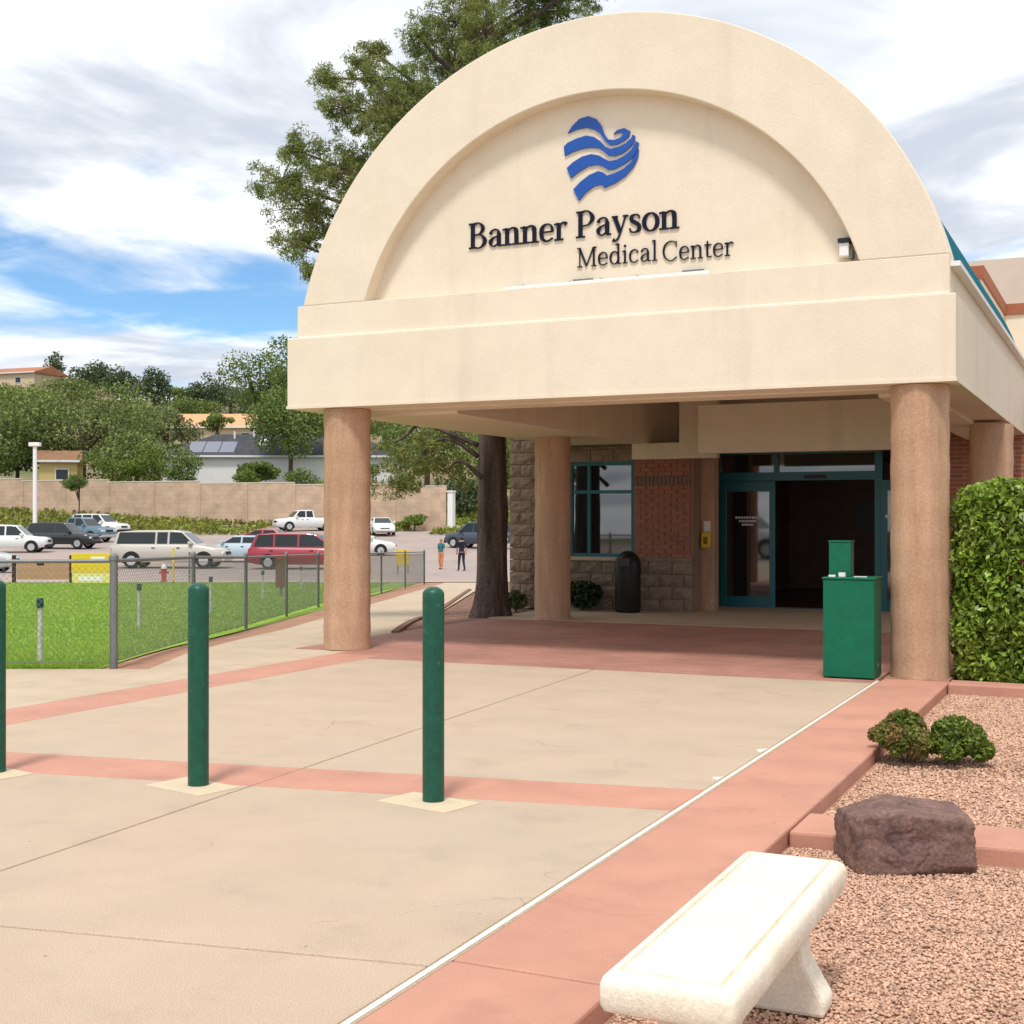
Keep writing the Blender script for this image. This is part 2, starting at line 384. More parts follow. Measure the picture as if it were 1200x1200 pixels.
# ------------------------------------------------------------------ ground
def build_ground():
    ds = np.concatenate([np.arange(-40, 8, 4), np.arange(8, 64, 1.5), np.arange(64, 135, 3), np.arange(135, 300, 8), np.arange(300, 700, 40)])
    as_ = np.concatenate([np.arange(-420, -60, 20), np.arange(-60, 30, 1.5), np.arange(30, 300, 18)])
    v = []; f = []
    for d in ds:
        for a in as_:
            x, y = cam2w(a, d); v.append((x, y, terr(x, y) - .12))
    n = len(as_)
    for i in range(len(ds) - 1):
        for j in range(n - 1): f.append((i * n + j, i * n + j + 1, (i + 1) * n + j + 1, (i + 1) * n + j))
    o = np_mesh('ground', np.array(v), np.array(f), M['ground']); tag(o, 'dry earth and hillside under everything', kind='structure')
build_ground()
def drape(name, q, nu, nv, dz, m, parent=None, amp=0.0):
    """sheet over the quad q (four x,y corners) that follows the ground"""
    v = []; f = []
    for j in range(nv + 1):
        for i in range(nu + 1):
            s, t = i / nu, j / nv
            x = (q[0][0] * (1 - s) + q[1][0] * s) * (1 - t) + (q[3][0] * (1 - s) + q[2][0] * s) * t
            y = (q[0][1] * (1 - s) + q[1][1] * s) * (1 - t) + (q[3][1] * (1 - s) + q[2][1] * s) * t
            z = terr(x, y) + dz
            if amp: z += amp * mnoise.noise(Vector((x * .3, y * .3, 0)))
            v.append((x, y, z))
    for j in range(nv):
        for i in range(nu): f.append((j * (nu + 1) + i, j * (nu + 1) + i + 1, (j + 1) * (nu + 1) + i + 1, (j + 1) * (nu + 1) + i))
    o = np_mesh(name, np.array(v), np.array(f), m, parent)
    if not parent: tag(o, kind='structure')
    for p in o.data.polygons: p.use_smooth = True
    return o
C = cam2w
drape('road', [(-40, -30), (25, -30), (25, -1.6), (-40, -1.6)], 6, 4, -.03, M['asphalt'])
drape('parking_lot', [C(-80, 46.5), C(30, 46.5), C(60, 119), C(-110, 119)], 70, 40, -.03, M['asphalt'])
drape('lawn', [C(-40, 13.12), C(-4.12, 13.12), C(-3.2, 45.6), C(-48, 45.6)], 48, 44, .0, M['turf'], amp=.015)
drape('dirt_strip', [C(-4.16, 13.05), C(-3.6, 13.05), C(-1.6, 46.3), C(-3.3, 46.3)], 4, 40, -.012, M['dirt'])
drape('planter_bed', [C(-1.62, 14.6), C(2.5, 14.6), C(4.5, 46.4), C(-.75, 46.4)], 10, 36, -.02, M['soil'])
drape('verge', [C(-90, 45.7), C(30, 45.7), C(30, 46.45), C(-90, 46.45)], 60, 1, .03, M['concrete2'])

# paved forecourt: joint bed with separate cast slabs
drive = MB().prism([(-1.5, -2), (-1.5, 21.6), (-8.70, 21.6), (-8.70, 13.0), C(-2.04, 14.68), C(-3.62, 14.68), C(-3.62, 13.05), C(-12.5, 13.05), C(-12.5, 5.9), (-9, -2)], -.10, -.014).build('driveway', M['grout']); tag(drive, kind='structure')
def inset(poly, g):
    n = len(poly); cx = sum(p[0] for p in poly) / n; cy = sum(p[1] for p in poly) / n; out = []
    ar = sum(poly[i][0] * poly[(i + 1) % n][1] - poly[(i + 1) % n][0] * poly[i][1] for i in range(n))
    if ar < 0: poly = poly[::-1]
    for i in range(n):
        p0, p1, p2 = Vector(poly[i - 1]), Vector(poly[i]), Vector(poly[(i + 1) % n])
        e1 = (p1 - p0).normalized(); e2 = (p2 - p1).normalized()
        n1 = Vector((-e1.y, e1.x)); n2 = Vector((-e2.y, e2.x)); b = (n1 + n2)
        b = b / max(.3, b.dot(n1)); out.append(tuple(p1 + b * g))
    return out
def slab(name, poly, m, parent, g=.0065, z0=-.06, z1=0.0, bevel=.006):
    return MB().prism(inset(poly, g), z0, z1).build(name, m, parent, bevel=bevel)
UJ = lambda v: -4.35 - .057 * (v - 4.13)           # long joint
KJ = lambda u: 3.87 + .18 * (u + 2.11)             # near cross joint
B0 = lambda u: 6.46 + .175 * (u + 2.10)            # bollard band, near edge
B1 = lambda u: 7.01 + .175 * (u + 2.15)            # far edge
UL, UR, UB = -7.38, -2.125, -7.97
def row(lo, hi, name, m, z=0.0, g=.0065):
    um0, um1 = UJ(lo(-4.4)), UJ(hi(-4.4))
    slab(name, [(UL, lo(UL)), (um0, lo(um0)), (um1, hi(um1)), (UL, hi(UL))], m, drive, z1=z, g=g)
    slab(name, [(um0, lo(um0)), (UR, lo(UR)), (UR, hi(UR)), (um1, hi(um1))], m, drive, z1=z, g=g)
row(lambda u: -1.5, lambda u: 0.6 + .18 * u * .3, 'slab', M['concrete'])
row(lambda u: 0.6 + .18 * u * .3, KJ, 'slab', M['concrete'])
row(KJ, B0, 'slab', M['concrete'])
row(B0, B1, 'band_slab', M['pink'], g=.003)
row(B1, lambda u: 12.2 + .03 * (u + 2), 'slab', M['concrete'])
# left terracotta border and the walk beyond it
for v0, v1 in ((-1.5, 2.5), (2.5, 5.75), (5.75, 9.2), (9.2, 12.35)):
    slab('border_slab', [(UB, v0), (UL, v0), (UL, v1), (UB, v1)], M['pink'], drive, g=.004)
e0, e1, e2 = C(-12.5, 6.0), C(-12.5, 11.6), C(-12.5, 13.06)
def on_ub(d):  # point on the border's left edge at distance d
    return (UB, (d + UB * SN) / CS)
slab('walk_slab', [(UB, -1.5), on_ub(11.6), e1, e0, (-9, -1.5)], M['concrete2'], drive)
slab('walk_slab', [on_ub(11.6), (UB, 12.62), C(-2.02, 14.7), C(-3.62, 14.7), C(-3.62, 13.06), e2, e1], M['concrete2'], drive)
# path running back beside the lawn fence
path = drape('path', [C(-3.62, 14.7), C(-1.62, 14.7), C(-.8, 46.4), C(-2.3, 46.4)], 2, 36, -.008, M['concrete2'])
kp = []
for i in range(20):
    d = 17.2 + i * 1.1; x, y = C(-1.58 + .016 * i, d); kp.append((x, y, terr(x, y)))
kb = MB()
for p, q in zip(kp, kp[1:]):
    nx, ny = (q[1] - p[1]), -(q[0] - p[0]); l = math.hypot(nx, ny); nx *= .10 / l; ny *= .10 / l
    kb.add([(p[0], p[1], p[2] - .05), (q[0], q[1], q[2] - .05), (q[0] + nx, q[1] + ny, q[2] - .05), (p[0] + nx, p[1] + ny, p[2] - .05),
            (p[0], p[1], p[2] + .022), (q[0], q[1], q[2] + .022), (q[0] + nx, q[1] + ny, q[2] + .022), (p[0] + nx, p[1] + ny, p[2] + .022)],
           [(4, 7, 6, 5), (0, 4, 5, 1), (3, 2, 6, 7), (0, 3, 7, 4), (1, 5, 6, 2)])
tag(kb.build('kerb', M['soil']), kind='structure')
# paving below the canopy
MB().prism([(-8.72, 12.66), (UB, 12.66), (UB, 12.37), (UL + .01, 12.36), (UL + .01, 12.05), (UR, 12.21), (UR, 17.68), (-8.72, 17.68)], -.06, -.002).build('paver_field', M['pavers'], drive)
MB().box(-8.72, -1.51, 17.70, 21.62, -.06, .004).build('entrance_slab', M['concrete2'], drive, bevel=.006)
MB().box(UR + .035, -1.51, 12.64, 17.68, -.06, .0).build('paver_field', M['pavers'], drive)
MB().box(UR - .006, UR + .037, -1.5, 12.42, -.06, -.006).build('joint_fill', M['sand'], drive)
MB().box(UR + .003, UR + .026, -1.5, 12.42, -.05, -.0015).build('white_joint', M['white'], drive)
# patched spalls along the white joint
for (v, w) in ((8.35, .16), (7.35, .10)):
    pts = [(UR - .004 + rnd.uniform(-.012, .0), v - w * .5), (UR - .05, v - w * .2), (UR - .06, v + w * .15), (UR - .004, v + w * .5)]
    MB().prism(pts, -.01, .0035).build('patch', M['white'], drive)
# terracotta walk on the right
walk = MB().box(-2.085, -1.50, -1.5, 12.62, -.16, -.014).build('sidewalk', M['pink']); tag(walk, kind='structure')
vs_ = [-1.5, 1.6, 3.95, 6.56, 7.09, 9.9, 12.62]
for a, b in zip(vs_, vs_[1:]):
    slab('slab', [(-2.09, a), (-1.49, a), (-1.49, b), (-2.09, b)], M['pink'], walk, g=.004, z0=-.15, bevel=.012)
# gravel beds with their cast kerbs
GZ = -.075
gb = MB().box(-1.5, 6.0, -2, 12.9, -.16, GZ - .012).build('gravel_bed', M['gravel']); tag(gb, kind='structure')
K1 = lambda u: 6.30 + .10 * (u + 1.5)
kk = MB().prism([(-1.485, K1(-1.5) - .02), (-1.485, K1(-1.5) + .42), (3.5, K1(3.5) + .42), (3.5, K1(3.5) - .02)], -.14, -.004).build('kerb', M['pink'], bevel=.015); tag(kk, kind='structure')
kk = MB().prism([(-1.485, 12.34), (-1.485, 12.64), (4.5, 12.44), (4.5, 12.14)], -.14, .015).build('kerb', M['pink'], bevel=.015); tag(kk, kind='structure')
MB().box(-1.49, 8, 12.5, 21.0, -.14, -.03).build('planting_bed', M['soil']); tag(bpy.data.objects['planting_bed'], kind='structure')

def pebbles(name, n, region, r0, r1, label):
    ico = bmesh.new(); bmesh.ops.create_icosphere(ico, subdivisions=1, radius=1)
    bv = np.array([v.co[:] for v in ico.verts]); bf = np.array([[v.index for v in f.verts] for f in ico.faces]); ico.free()
    P = np.array(region(n)); n = len(P)
    sc = RNG.uniform(r0, r1, (n, 1, 1)) * RNG.uniform(.65, 1.3, (n, 1, 3)); sc[:, :, 2] *= .7
    jit = 1 + RNG.uniform(-.22, .22, (n, len(bv), 1))
    an = RNG.uniform(0, 6.283, n); c, s = np.cos(an), np.sin(an)
    v = bv[None] * sc * jit
    w = np.empty_like(v); w[:, :, 0] = v[:, :, 0] * c[:, None] - v[:, :, 1] * s[:, None]; w[:, :, 1] = v[:, :, 0] * s[:, None] + v[:, :, 1] * c[:, None]; w[:, :, 2] = v[:, :, 2]
    w += P[:, None, :]
    f = bf[None] + (np.arange(n) * len(bv))[:, None, None]
    o = np_mesh(name, w.reshape(-1, 3), f.reshape(-1, 3), M['pebble'], None); tag(o, label, 'gravel', kind='stuff'); return o
def reg1(n):
    out = []
    while len(out) < n:
        u = rnd.uniform(-1.475, 1.6); v = rnd.uniform(1.9, 6.3)
        a, d = w2cam(u, v)
        if a / d > .50 or v > K1(u) - .03: continue
        out.append((u, v, GZ - .008 + rnd.uniform(-.003, .006)))
    return out
def reg2(n):
    out = []
    while len(out) < n:
        u = rnd.uniform(-1.475, 1.4); v = rnd.uniform(6.6, 12.4)
        a, d = w2cam(u, v)
        if a / d > .46 or v < K1(u) + .43 or v > 12.33 - .034 * (u + 1.485): continue
        out.append((u, v, GZ - .008 + rnd.uniform(-.003, .006)))
    return out
pebbles('gravel', 56000, reg1, .0042, .0092, 'loose pink gravel around the bench')
pebbles('gravel', 26000, reg2, .006, .011, 'loose pink gravel around the two clipped shrubs')

# lawn blades
def grass():
    n = 110000
    d = 13.15 + (RNG.uniform(0, 1, n) ** 1.8) * 32; a = RNG.uniform(-.42, -.0, n) * d
    ok = a < -4.15; d, a = d[ok], a[ok]; n = len(d)
    x = a * CS - d * SN; y = a * SN + d * CS
    z = np.array([terr(p, q) + .015 * mnoise.noise(Vector((p * .3, q * .3, 0))) for p, q in zip(x, y)])
    base = np.stack([x, y, z - .004], 1)
    h = RNG.uniform(.018, .045, n); w = RNG.uniform(.006, .014, n) * (d / 14)
    an = RNG.uniform(0, 6.283, n); side = np.stack([np.cos(an) * w, np.sin(an) * w, np.zeros(n)], 1)
    tip = base + np.stack([RNG.normal(0, .018, n), RNG.normal(0, .018, n), h], 1)
    v = np.stack([base - side, base + side, tip], 1).reshape(-1, 3)
    tag(np_mesh('grass', v, np.arange(n * 3).reshape(n, 3), M['blade']), 'short bright green lawn grass behind the fence', 'grass', kind='stuff')
grass()
# low weeds on the bank below the block wall
def weeds():
    n = 26000
    d = RNG.uniform(106, 128, n); a = RNG.uniform(-70, 2, n)
    for pxc, dc in ((117, 105), (358, 113), (447, 106)):
        k = (np.abs(a - (pxc - 600) * dc / 1540) > 4) | (d > dc + 3.5); d, a = d[k], a[k]
    x = a * CS - d * SN; y = a * SN + d * CS
    keep = np.array([mnoise.noise(Vector((p * .12, q * .12, 3))) > -.28 for p, q in zip(x, y)])
    x, y = x[keep], y[keep]
    z = np.array([terr(p, q) for p, q in zip(x, y)]) + RNG.uniform(-.1, .5, len(x))
    v, f = leaves(np.stack([x, y, z], 1), .45, .5)
    tag(np_mesh('weeds', v, f, leafmat('weeds', (.14, .20, .026), (.28, .26, .05), .7, .25)), 'green and yellow weeds on the bank below the block wall', 'weeds', kind='stuff')
weeds()

# ------------------------------------------------------------------ entrance canopy
CX = -5.05
can = empty('entrance_canopy', (CX, 17, 0), 'cream stucco entrance canopy with arched gable, teal vaulted roof and four terracotta columns', 'canopy')
FL, FR, FV, BV = -8.78, -1.44, 12.58, 22.5
S = M['stucco']
# fascia: front, two sides (butted), with drip trim
MB().box(FL, FR, FV, FV + .40, 2.75, 3.56).build('fascia', S, can, bevel=.012)
MB().box(FL, FL + .38, FV + .40, BV, 2.75, 3.56).build('fascia', S, can)
MB().box(FR - .38, FR, FV + .40, BV, 2.75, 3.56).build('fascia', S, can)
MB().box(FL - .008, FR + .008, FV - .008, FV + .03, 2.752, 2.785).build('drip_trim', S, can)
MB().box(FR - .03, FR + .008, FV + .03, BV, 2.752, 2.785).build('drip_trim', S, can)
# upper band set back on a sloped ledge
MB().prism([(FV + .005, 3.561), (FV + .045, 3.575), (FV + .05, 3.93), (FV + .42, 3.93), (FV + .42, 3.561)], FL + .11, FR - .06, axis='x').build('band', S, can, bevel=.008)
MB().box(FL + .10, FL + .40, FV + .42, BV, 3.561, 3.88).build('band', S, can)
MB().box(FR - .40, FR - .06, FV + .42, BV, 3.561, 3.82).build('band', S, can)
MB().box(FR - .12, FR + .025, FV + .10, BV, 3.822, 3.868).build('coping', M['paintwhite'], can)
# arched gable wall with round-headed recess
ZC, RO, RI, ZB = 3.03, 3.66, 2.875, 3.932
def arc(r, n, zb=ZB, zc=ZC):
    a0 = math.asin((zb - zc) / r); return [(CX + r * math.cos(t), zc + r * math.sin(t)) for t in np.linspace(a0, math.pi - a0, n)]
def ring(po, pi, y0, y1):
    mb = MB(); n = len(po)
    v = [(p[0], y0, p[1]) for p in po] + [(p[0], y0, p[1]) for p in pi] + [(p[0], y1, p[1]) for p in po] + [(p[0], y1, p[1]) for p in pi]
    f = []
    for i in range(n - 1):
        f += [(i, n + i, n + i + 1, i + 1), (2 * n + i, 2 * n + i + 1, 3 * n + i + 1, 3 * n + i), (i, i + 1, 2 * n + i + 1, 2 * n + i), (n + i, 3 * n + i, 3 * n + i + 1, n + i + 1)]
    f += [(0, 2 * n, 3 * n, n), (n - 1, 2 * n - 1, 4 * n - 1, 3 * n - 1)]
    return mb.add(v, f)
ring(arc(RO, 90), arc(RI, 90), FV + .055, FV + .42).build('arch_wall', S, can, bevel=.012)
MB().prism(arc(RI + .1, 80, ZB + .001), FV + .25, FV + .37, axis='y').build('recess_panel', S, can)
# barrel vault roof with standing seams
RV = 3.585
ring(arc(RV, 60, 3.80), arc(RV - .08, 60, 3.80), FV + .43, BV).build('roof', M['tealroof'], can, smooth=True)
for k in range(16):
    y = FV + .8 + k * .6
    ring(arc(RV + .028, 48, 3.83), arc(RV - .01, 48, 3.83), y, y + .02).build('roof_seam', M['tealroof'], can)
# ceiling, soffits, inner beam faces
MB().box(FL + .38, FR - .38, FV + .40, BV, 3.42, 3.52).build('ceiling', S, can)
MB().box(FL + .38, FR - .38, FV + .401, 13.40, 2.735, 2.80).build('soffit', S, can)
MB().box(FL + .38, -7.0, 13.40, 21.55, 2.70, 2.80).build('soffit', S, can)
MB().box(-2.27, FR - .38, 13.40, 21.55, 2.70, 2.80).build('soffit', S, can)
MB().box(-7.15, -7.003, 13.42, 21.5, 2.801, 3.419).build('beam', S, can)
MB().box(-2.267, -2.12, 13.42, 21.5, 2.801, 3.419).build('beam', S, can)
MB().box(-5.83, -2.275, 18.9, 19.05, 2.46, 3.18).build('lintel_panel', S, can, bevel=.01)
MB().box(-6.45, -5.83, 19.9, 20.05, 2.44, 3.40).build('lintel_panel', S, can, bevel=.01)
MB().box(-7.27, -6.452, 19.98, 20.06, 2.44, 2.698).build('lintel_panel', S, can, bevel=.006)
MB().box(FL + .38, FR - .38, 21.56, 21.75, 2.63, 3.419).build('back_panel', S, can)
# columns
def column(x, y, z1, r=.268):
    prof = [(r + .004, 0), (r + .004, .02), (r, .05)]
    for i in range(1, 30): prof.append((r + .004 * math.sin(i * 1.7 + x), .05 + (z1 - .05) * i / 29))
    MB().lathe(prof, 40, (x, y, 0)).build('column', M['column'], can, smooth=True)
column(-8.17, 12.90, 2.745); column(-1.80, 12.88, 2.745); column(-7.78, 17.95, 2.70); column(-1.62, 17.95, 2.70)

# raised lettering, drawn stroke by stroke
def glyphs(S_, T):
    """strokes: (points (x, y, width), curved?) in cap-height units, with advance"""
    sf = .07
    def stem(x, y0, y1, w=S_): return ([(x, y0, w), (x, y1, w)], False)
    def ser(x0, x1, y): return ([(x0, y, T * 1.15), (x1, y, T * 1.15)], False)
    def cur(*p): return (list(p), True)
    h = S_ / 2; t = T / 2
    base = lambda x: ser(x - h - sf, x + h + sf, t)
    topl = lambda x, y: ([(x - h - sf * 1.1, y - .05, T), (x, y - t, T * 1.4)], False)
    G = {}
    G['B'] = (.70, [stem(.16, 0, 1), ser(.02, .30, t), ser(.02, .30, 1 - t), cur((.16, 1 - t, T), (.40, .985, T), (.53, .78, S_ * .9), (.40, .56, T), (.16, .53, T)),
                    cur((.16, .53, T), (.44, .52, T), (.60, .27, S_), (.44, .02, T), (.16, t, T))])
    G['P'] = (.66, [stem(.16, 0, 1), base(.16), ser(.02, .28, 1 - t), cur((.16, 1 - t, T), (.42, .985, T), (.57, .72, S_), (.42, .47, T), (.16, .45, T))])
    G['a'] = (.55, [([(.40, .48, S_), (.40, .10, S_), (.44, .03, T * 1.4), (.53, .03, T)], True), cur((.10, .50, S_ * .9), (.14, .62, T * 1.2), (.26, .675, T), (.37, .62, T * 1.5), (.40, .46, S_)),
                    cur((.40, .41, T), (.22, .36, T), (.10, .20, S_ * .95), (.14, .05, T * 1.3), (.24, .02, T), (.39, .13, T))])
    G['n'] = (.63, [stem(.14, 0, .66), base(.14), topl(.14, .67), cur((.14, .50, T), (.24, .63, T), (.36, .665, T * 1.3), (.45, .58, S_), (.47, .42, S_), (.47, 0, S_)), base(.47)])
    G['e'] = (.54, [([(.09, .37, T), (.46, .37, T)], False), cur((.465, .37, S_ * .8), (.42, .60, T * 1.3), (.27, .67, T), (.12, .56, S_ * .8), (.08, .34, S_), (.13, .10, S_ * .8), (.29, .01, T * 1.2), (.47, .12, T))])
    G['r'] = (.45, [stem(.14, 0, .66), base(.14), topl(.14, .67), cur((.14, .48, T), (.22, .62, T), (.31, .665, T * 1.5), (.40, .60, S_ * .95))])
    G['y'] = (.54, [([(.10, .66, S_), (.28, .06, S_ * .9)], False), cur((.46, .66, T), (.30, .10, T), (.22, -.14, T * 1.2), (.12, -.25, T * 1.3), (.04, -.20, S_ * .9)), ser(.0, .20, .66), ser(.37, .55, .66)])
    G['s'] = (.45, [cur((.37, .52, T), (.34, .63, T * 1.3), (.22, .67, T), (.11, .59, S_ * .8), (.13, .45, S_ * .9), (.26, .35, S_), (.36, .24, S_ * .9), (.35, .08, S_ * .8), (.22, .01, T), (.09, .05, T * 1.3), (.06, .17, T))])
    def oval(cx, cy, rx, ry):
        return [(cx + rx * math.cos(a), cy + ry * math.sin(a), T + (S_ - T) * abs(math.cos(a)) ** 1.3) for a in np.linspace(0, 2 * math.pi, 25)]
    G['o'] = (.58, [(oval(.29, .335, .215, .33), False)])
    G['M'] = (.98, [stem(.15, 0, 1, T * 1.2), ser(.03, .27, t), ([(.15, 1, S_), (.47, .04, S_ * .9)], False), ([(.47, .04, T), (.80, 1, T * 1.2)], False), stem(.82, 0, 1), base(.82), ser(.03, .16, 1 - t), ser(.80, .94, 1 - t)])
    G['d'] = (.61, [stem(.45, 0, 1.05), ([(.45, t, T * 1.2), (.58, t * 1.4, T)], False), topl(.45, 1.06), (oval(.27, .335, .19, .325), False)])
    G['i'] = (.30, [stem(.15, 0, .66), base(.15), topl(.15, .67), ([(.15, .84, S_ * 1.1), (.15, .95, S_ * 1.1)], False)])
    G['l'] = (.30, [stem(.15, 0, 1.05), base(.15), topl(.15, 1.06)])
    G['c'] = (.51, [cur((.43, .50, S_ * .9), (.40, .62, T * 1.3), (.28, .67, T), (.13, .56, S_ * .8), (.08, .34, S_), (.13, .10, S_ * .8), (.28, .01, T * 1.2), (.45, .12, T))])
    G['C'] = (.78, [cur((.68, .70, T), (.66, .90, T * 1.2), (.44, 1.0, T), (.18, .84, S_ * .8), (.09, .50, S_), (.18, .16, S_ * .8), (.44, .0, T), (.70, .18, T)), stem(.68, .68, .98, T)])
    G['t'] = (.38, [([(.16, .84, T), (.16, .62, S_), (.16, .12, S_), (.22, .02, T * 1.3), (.35, .06, T)], True), ser(.02, .34, .66 - t)])
    return G
def word(text, x0, x1, z, cap, S_, T, yface, m, parent, depth=.016):
    G = glyphs(S_, T); adv = sum(G[c][0] for c in text); sx = (x1 - x0) / adv; x = x0
    for ch in text:
        w, strokes = G[ch]; mb = MB()
        for si, (pts, curved) in enumerate(strokes):
            if curved: pts = smooth_pts(pts, 5)
            pts = [(x + p[0] * sx, z + p[1] * cap, p[2] * cap) for p in pts]
            n = len(pts); lft = []; rgt = []
            for i in range(n):
                a = pts[max(i - 1, 0)]; b = pts[min(i + 1, n - 1)]
                dx, dz = b[0] - a[0], b[1] - a[1]; l = math.hypot(dx, dz) or 1; nx, nz = -dz / l, dx / l; h = pts[i][2] / 2
                lft.append((pts[i][0] + nx * h, pts[i][1] + nz * h)); rgt.append((pts[i][0] - nx * h, pts[i][1] - nz * h))
            y0 = yface - depth - si * .0006
            v = [(p[0], y0, p[1]) for p in lft] + [(p[0], y0, p[1]) for p in rgt] + [(p[0], yface, p[1]) for p in lft] + [(p[0], yface, p[1]) for p in rgt]
            f = []
            for i in range(n - 1):
                f += [(i, i + 1, n + i + 1, n + i), (i, 2 * n + i, 2 * n + i + 1, i + 1), (n + i, n + i + 1, 3 * n + i + 1, 3 * n + i)]
            f += [(0, n, 3 * n, 2 * n), (n - 1, 3 * n - 1, 4 * n - 1, 2 * n - 1)]
            mb.add(v, f)
        mb.build('letter', m, parent); x += w * sx
YF = FV + .248
s1 = empty('wall_lettering', (-5.35, YF, 4.44), 'bold navy raised serif lettering, upper line in the arched recess', 'sign')
word('Banner', -6.56, -5.38, 4.445, .275, .165, .05, YF, M['ink'], s1)
word('Payson', -5.29, -4.15, 4.45, .275, .165, .05, YF, M['ink'], s1)
s2 = empty('wall_lettering', (-4.4, YF, 4.13), 'thin navy raised serif lettering, smaller lower line in the arched recess', 'sign')
word('Medical', -5.28, -4.38, 4.14, .20, .092, .038, YF, M['ink'], s2)
word('Center', -4.34, -3.58, 4.125, .20, .092, .038, YF, M['ink'], s2)
emb = empty('wall_emblem', (-5, YF, 5.2), 'blue heart-shaped emblem of four wavy stripes above the lettering', 'emblem')
STR = [[(-0.378,0.364),(-0.326,0.434),(-0.247,0.497),(-0.145,0.515),(-0.055,0.472),(0.001,0.397),(0.034,0.305),(0.079,0.242),(0.145,0.229),(0.222,0.250),(0.244,0.281),(0.206,0.302),(0.134,0.290),(0.178,0.328),(0.255,0.339),(0.319,0.300),(0.310,0.250),(0.255,0.210),(0.167,0.179),(0.095,0.181),(0.045,0.230),(-0.011,0.315),(-0.078,0.365),(-0.168,0.398),(-0.281,0.391)],
[(-0.412,0.130),(-0.423,0.229),(-0.383,0.261),(-0.281,0.296),(-0.168,0.314),(-0.078,0.287),(-0.011,0.237),(0.045,0.173),(0.101,0.140),(0.189,0.151),(0.277,0.181),(0.332,0.226),(0.348,0.260),(0.374,0.242),(0.370,0.191),(0.321,0.135),(0.244,0.082),(0.156,0.061),(0.079,0.075),(0.023,0.129),(-0.033,0.167),(-0.123,0.183),(-0.236,0.180),(-0.326,0.160)],
[(-0.343,-0.112),(-0.389,-0.002),(-0.315,0.053),(-0.213,0.099),(-0.111,0.113),(-0.022,0.087),(0.034,0.049),(0.090,0.017),(0.167,0.018),(0.255,0.050),(0.332,0.102),(0.387,0.189),(0.414,0.165),(0.398,0.095),(0.343,0.019),(0.255,-0.033),(0.145,-0.073),(0.079,-0.075),(0.023,-0.033),(-0.044,-0.004),(-0.145,-0.008),(-0.258,-0.059)],
[(-0.252,-0.359),(-0.315,-0.237),(-0.236,-0.166),(-0.134,-0.104),(-0.033,-0.073),(0.023,-0.095),(0.067,-0.131),(0.145,-0.119),(0.244,-0.084),(0.332,-0.021),(0.392,0.075),(0.414,0.103),(0.406,0.022),(0.354,-0.075),(0.266,-0.159),(0.156,-0.219),(0.034,-0.256),(0.001,-0.218),(-0.078,-0.225),(-0.168,-0.278)]]
for st in STR:
    MB().prism([(-5 + p[0], 5.2 + p[1]) for p in st], YF - .02, YF, axis='y').build('stripe', M['blue'], emb)
lb = empty('light_strip', (-4.95, YF, 3.95), 'long white light strip with small clips below the lettering', 'light strip')
MB().box(-6.1, -3.82, YF - .075, YF - .03, 3.955, 3.985).build('strip', M['paintwhite'], lb)
for x in (-5.9, -5.35, -5.0, -4.6, -4.1, -3.9): MB().box(x - .012, x + .012, YF - .03, YF, 3.955, 4.0).build('clip', M['steel'], lb)
for x0 in (-5.3, -4.1): MB().box(x0, x0 + .22, YF - .072, YF - .035, 3.986, 4.003).build('vent', M['steel'], lb)
fl = empty('floodlight', (-2.5, FV + .2, 4.0), 'small white box light at right foot of arched recess', 'light')
MB().box(-2.52, -2.43, YF - .13, YF - .02, 4.0, 4.13).build('housing', M['paintwhite'], fl, bevel=.008)
MB().box(-2.53, -2.42, YF - .15, YF, 4.132, 4.17).build('hood', M['black'], fl)
MB().box(-2.428, -2.40, YF - .10, YF, 3.98, 4.06).build('bracket', M['steel'], fl)

# ------------------------------------------------------------------ hospital building
bld = empty('hospital_building', (-3, 26, 0), 'low brick and split-face block building behind the canopy with teal glazing', 'building')
WV = 20.1
# backing walls (mortar plane), pieces stand proud of them
wl = MB().box(-9.45, -9.02, WV + .02, WV + .35, 0, 3.4).box(-9.02, -8.42, WV + .02, WV + .35, 0, 2.70).box(-8.42, -7.27, WV + .02, WV + .35, 0, .80)\
    .box(-8.42, -7.27, WV + .02, WV + .35, 2.42, 2.70).box(-7.27, -6.28, WV + .02, WV + .35, 0, 2.70).box(-6.60, -6.28, WV + .35, 21.55, 0, 2.70).box(-9.45, -9.1, WV + .35, 45, 0, 3.4).build('wall', M['mortar'], bld)
def rough_block(w, h, seed, dep=.10):
    r = random.Random(seed); nx, nz = 5, 4; v = []; f = []
    for j in range(nz):
        for i in range(nx):
            e = (i in (0, nx - 1)) or (j in (0, nz - 1))
            v.append((-w / 2 + w * i / (nx - 1), -(.012 if e else r.uniform(.018, .055)), h * j / (nz - 1)))
    for j in range(nz - 1):
        for i in range(nx - 1): f.append((j * nx + i, j * nx + i + 1, (j + 1) * nx + i + 1, (j + 1) * nx + i))
    o = len(v)
    bc = [0, nx - 1, nz * nx - 1, (nz - 1) * nx]
    v += [(v[k][0], dep, v[k][2]) for k in bc]
    f += [(o, o + 1, o + 2, o + 3)]
    bot = list(range(nx)); top = [(nz - 1) * nx + i for i in range(nx)]; lft = [j * nx for j in range(nz)]; rgt = [j * nx + nx - 1 for j in range(nz)]
    f += [tuple(bot[::-1] + [o, o + 1])[::1], tuple(top + [o + 2, o + 3]), tuple(lft + [o + 3, o]), tuple(rgt[::-1] + [o + 1, o + 2])]
    me = bpy.data.meshes.new('block'); me.from_pydata(v, [], f); me.materials.append(M['stone']); me.update(); return me
BW, BH = .40, .2
blocks = {}
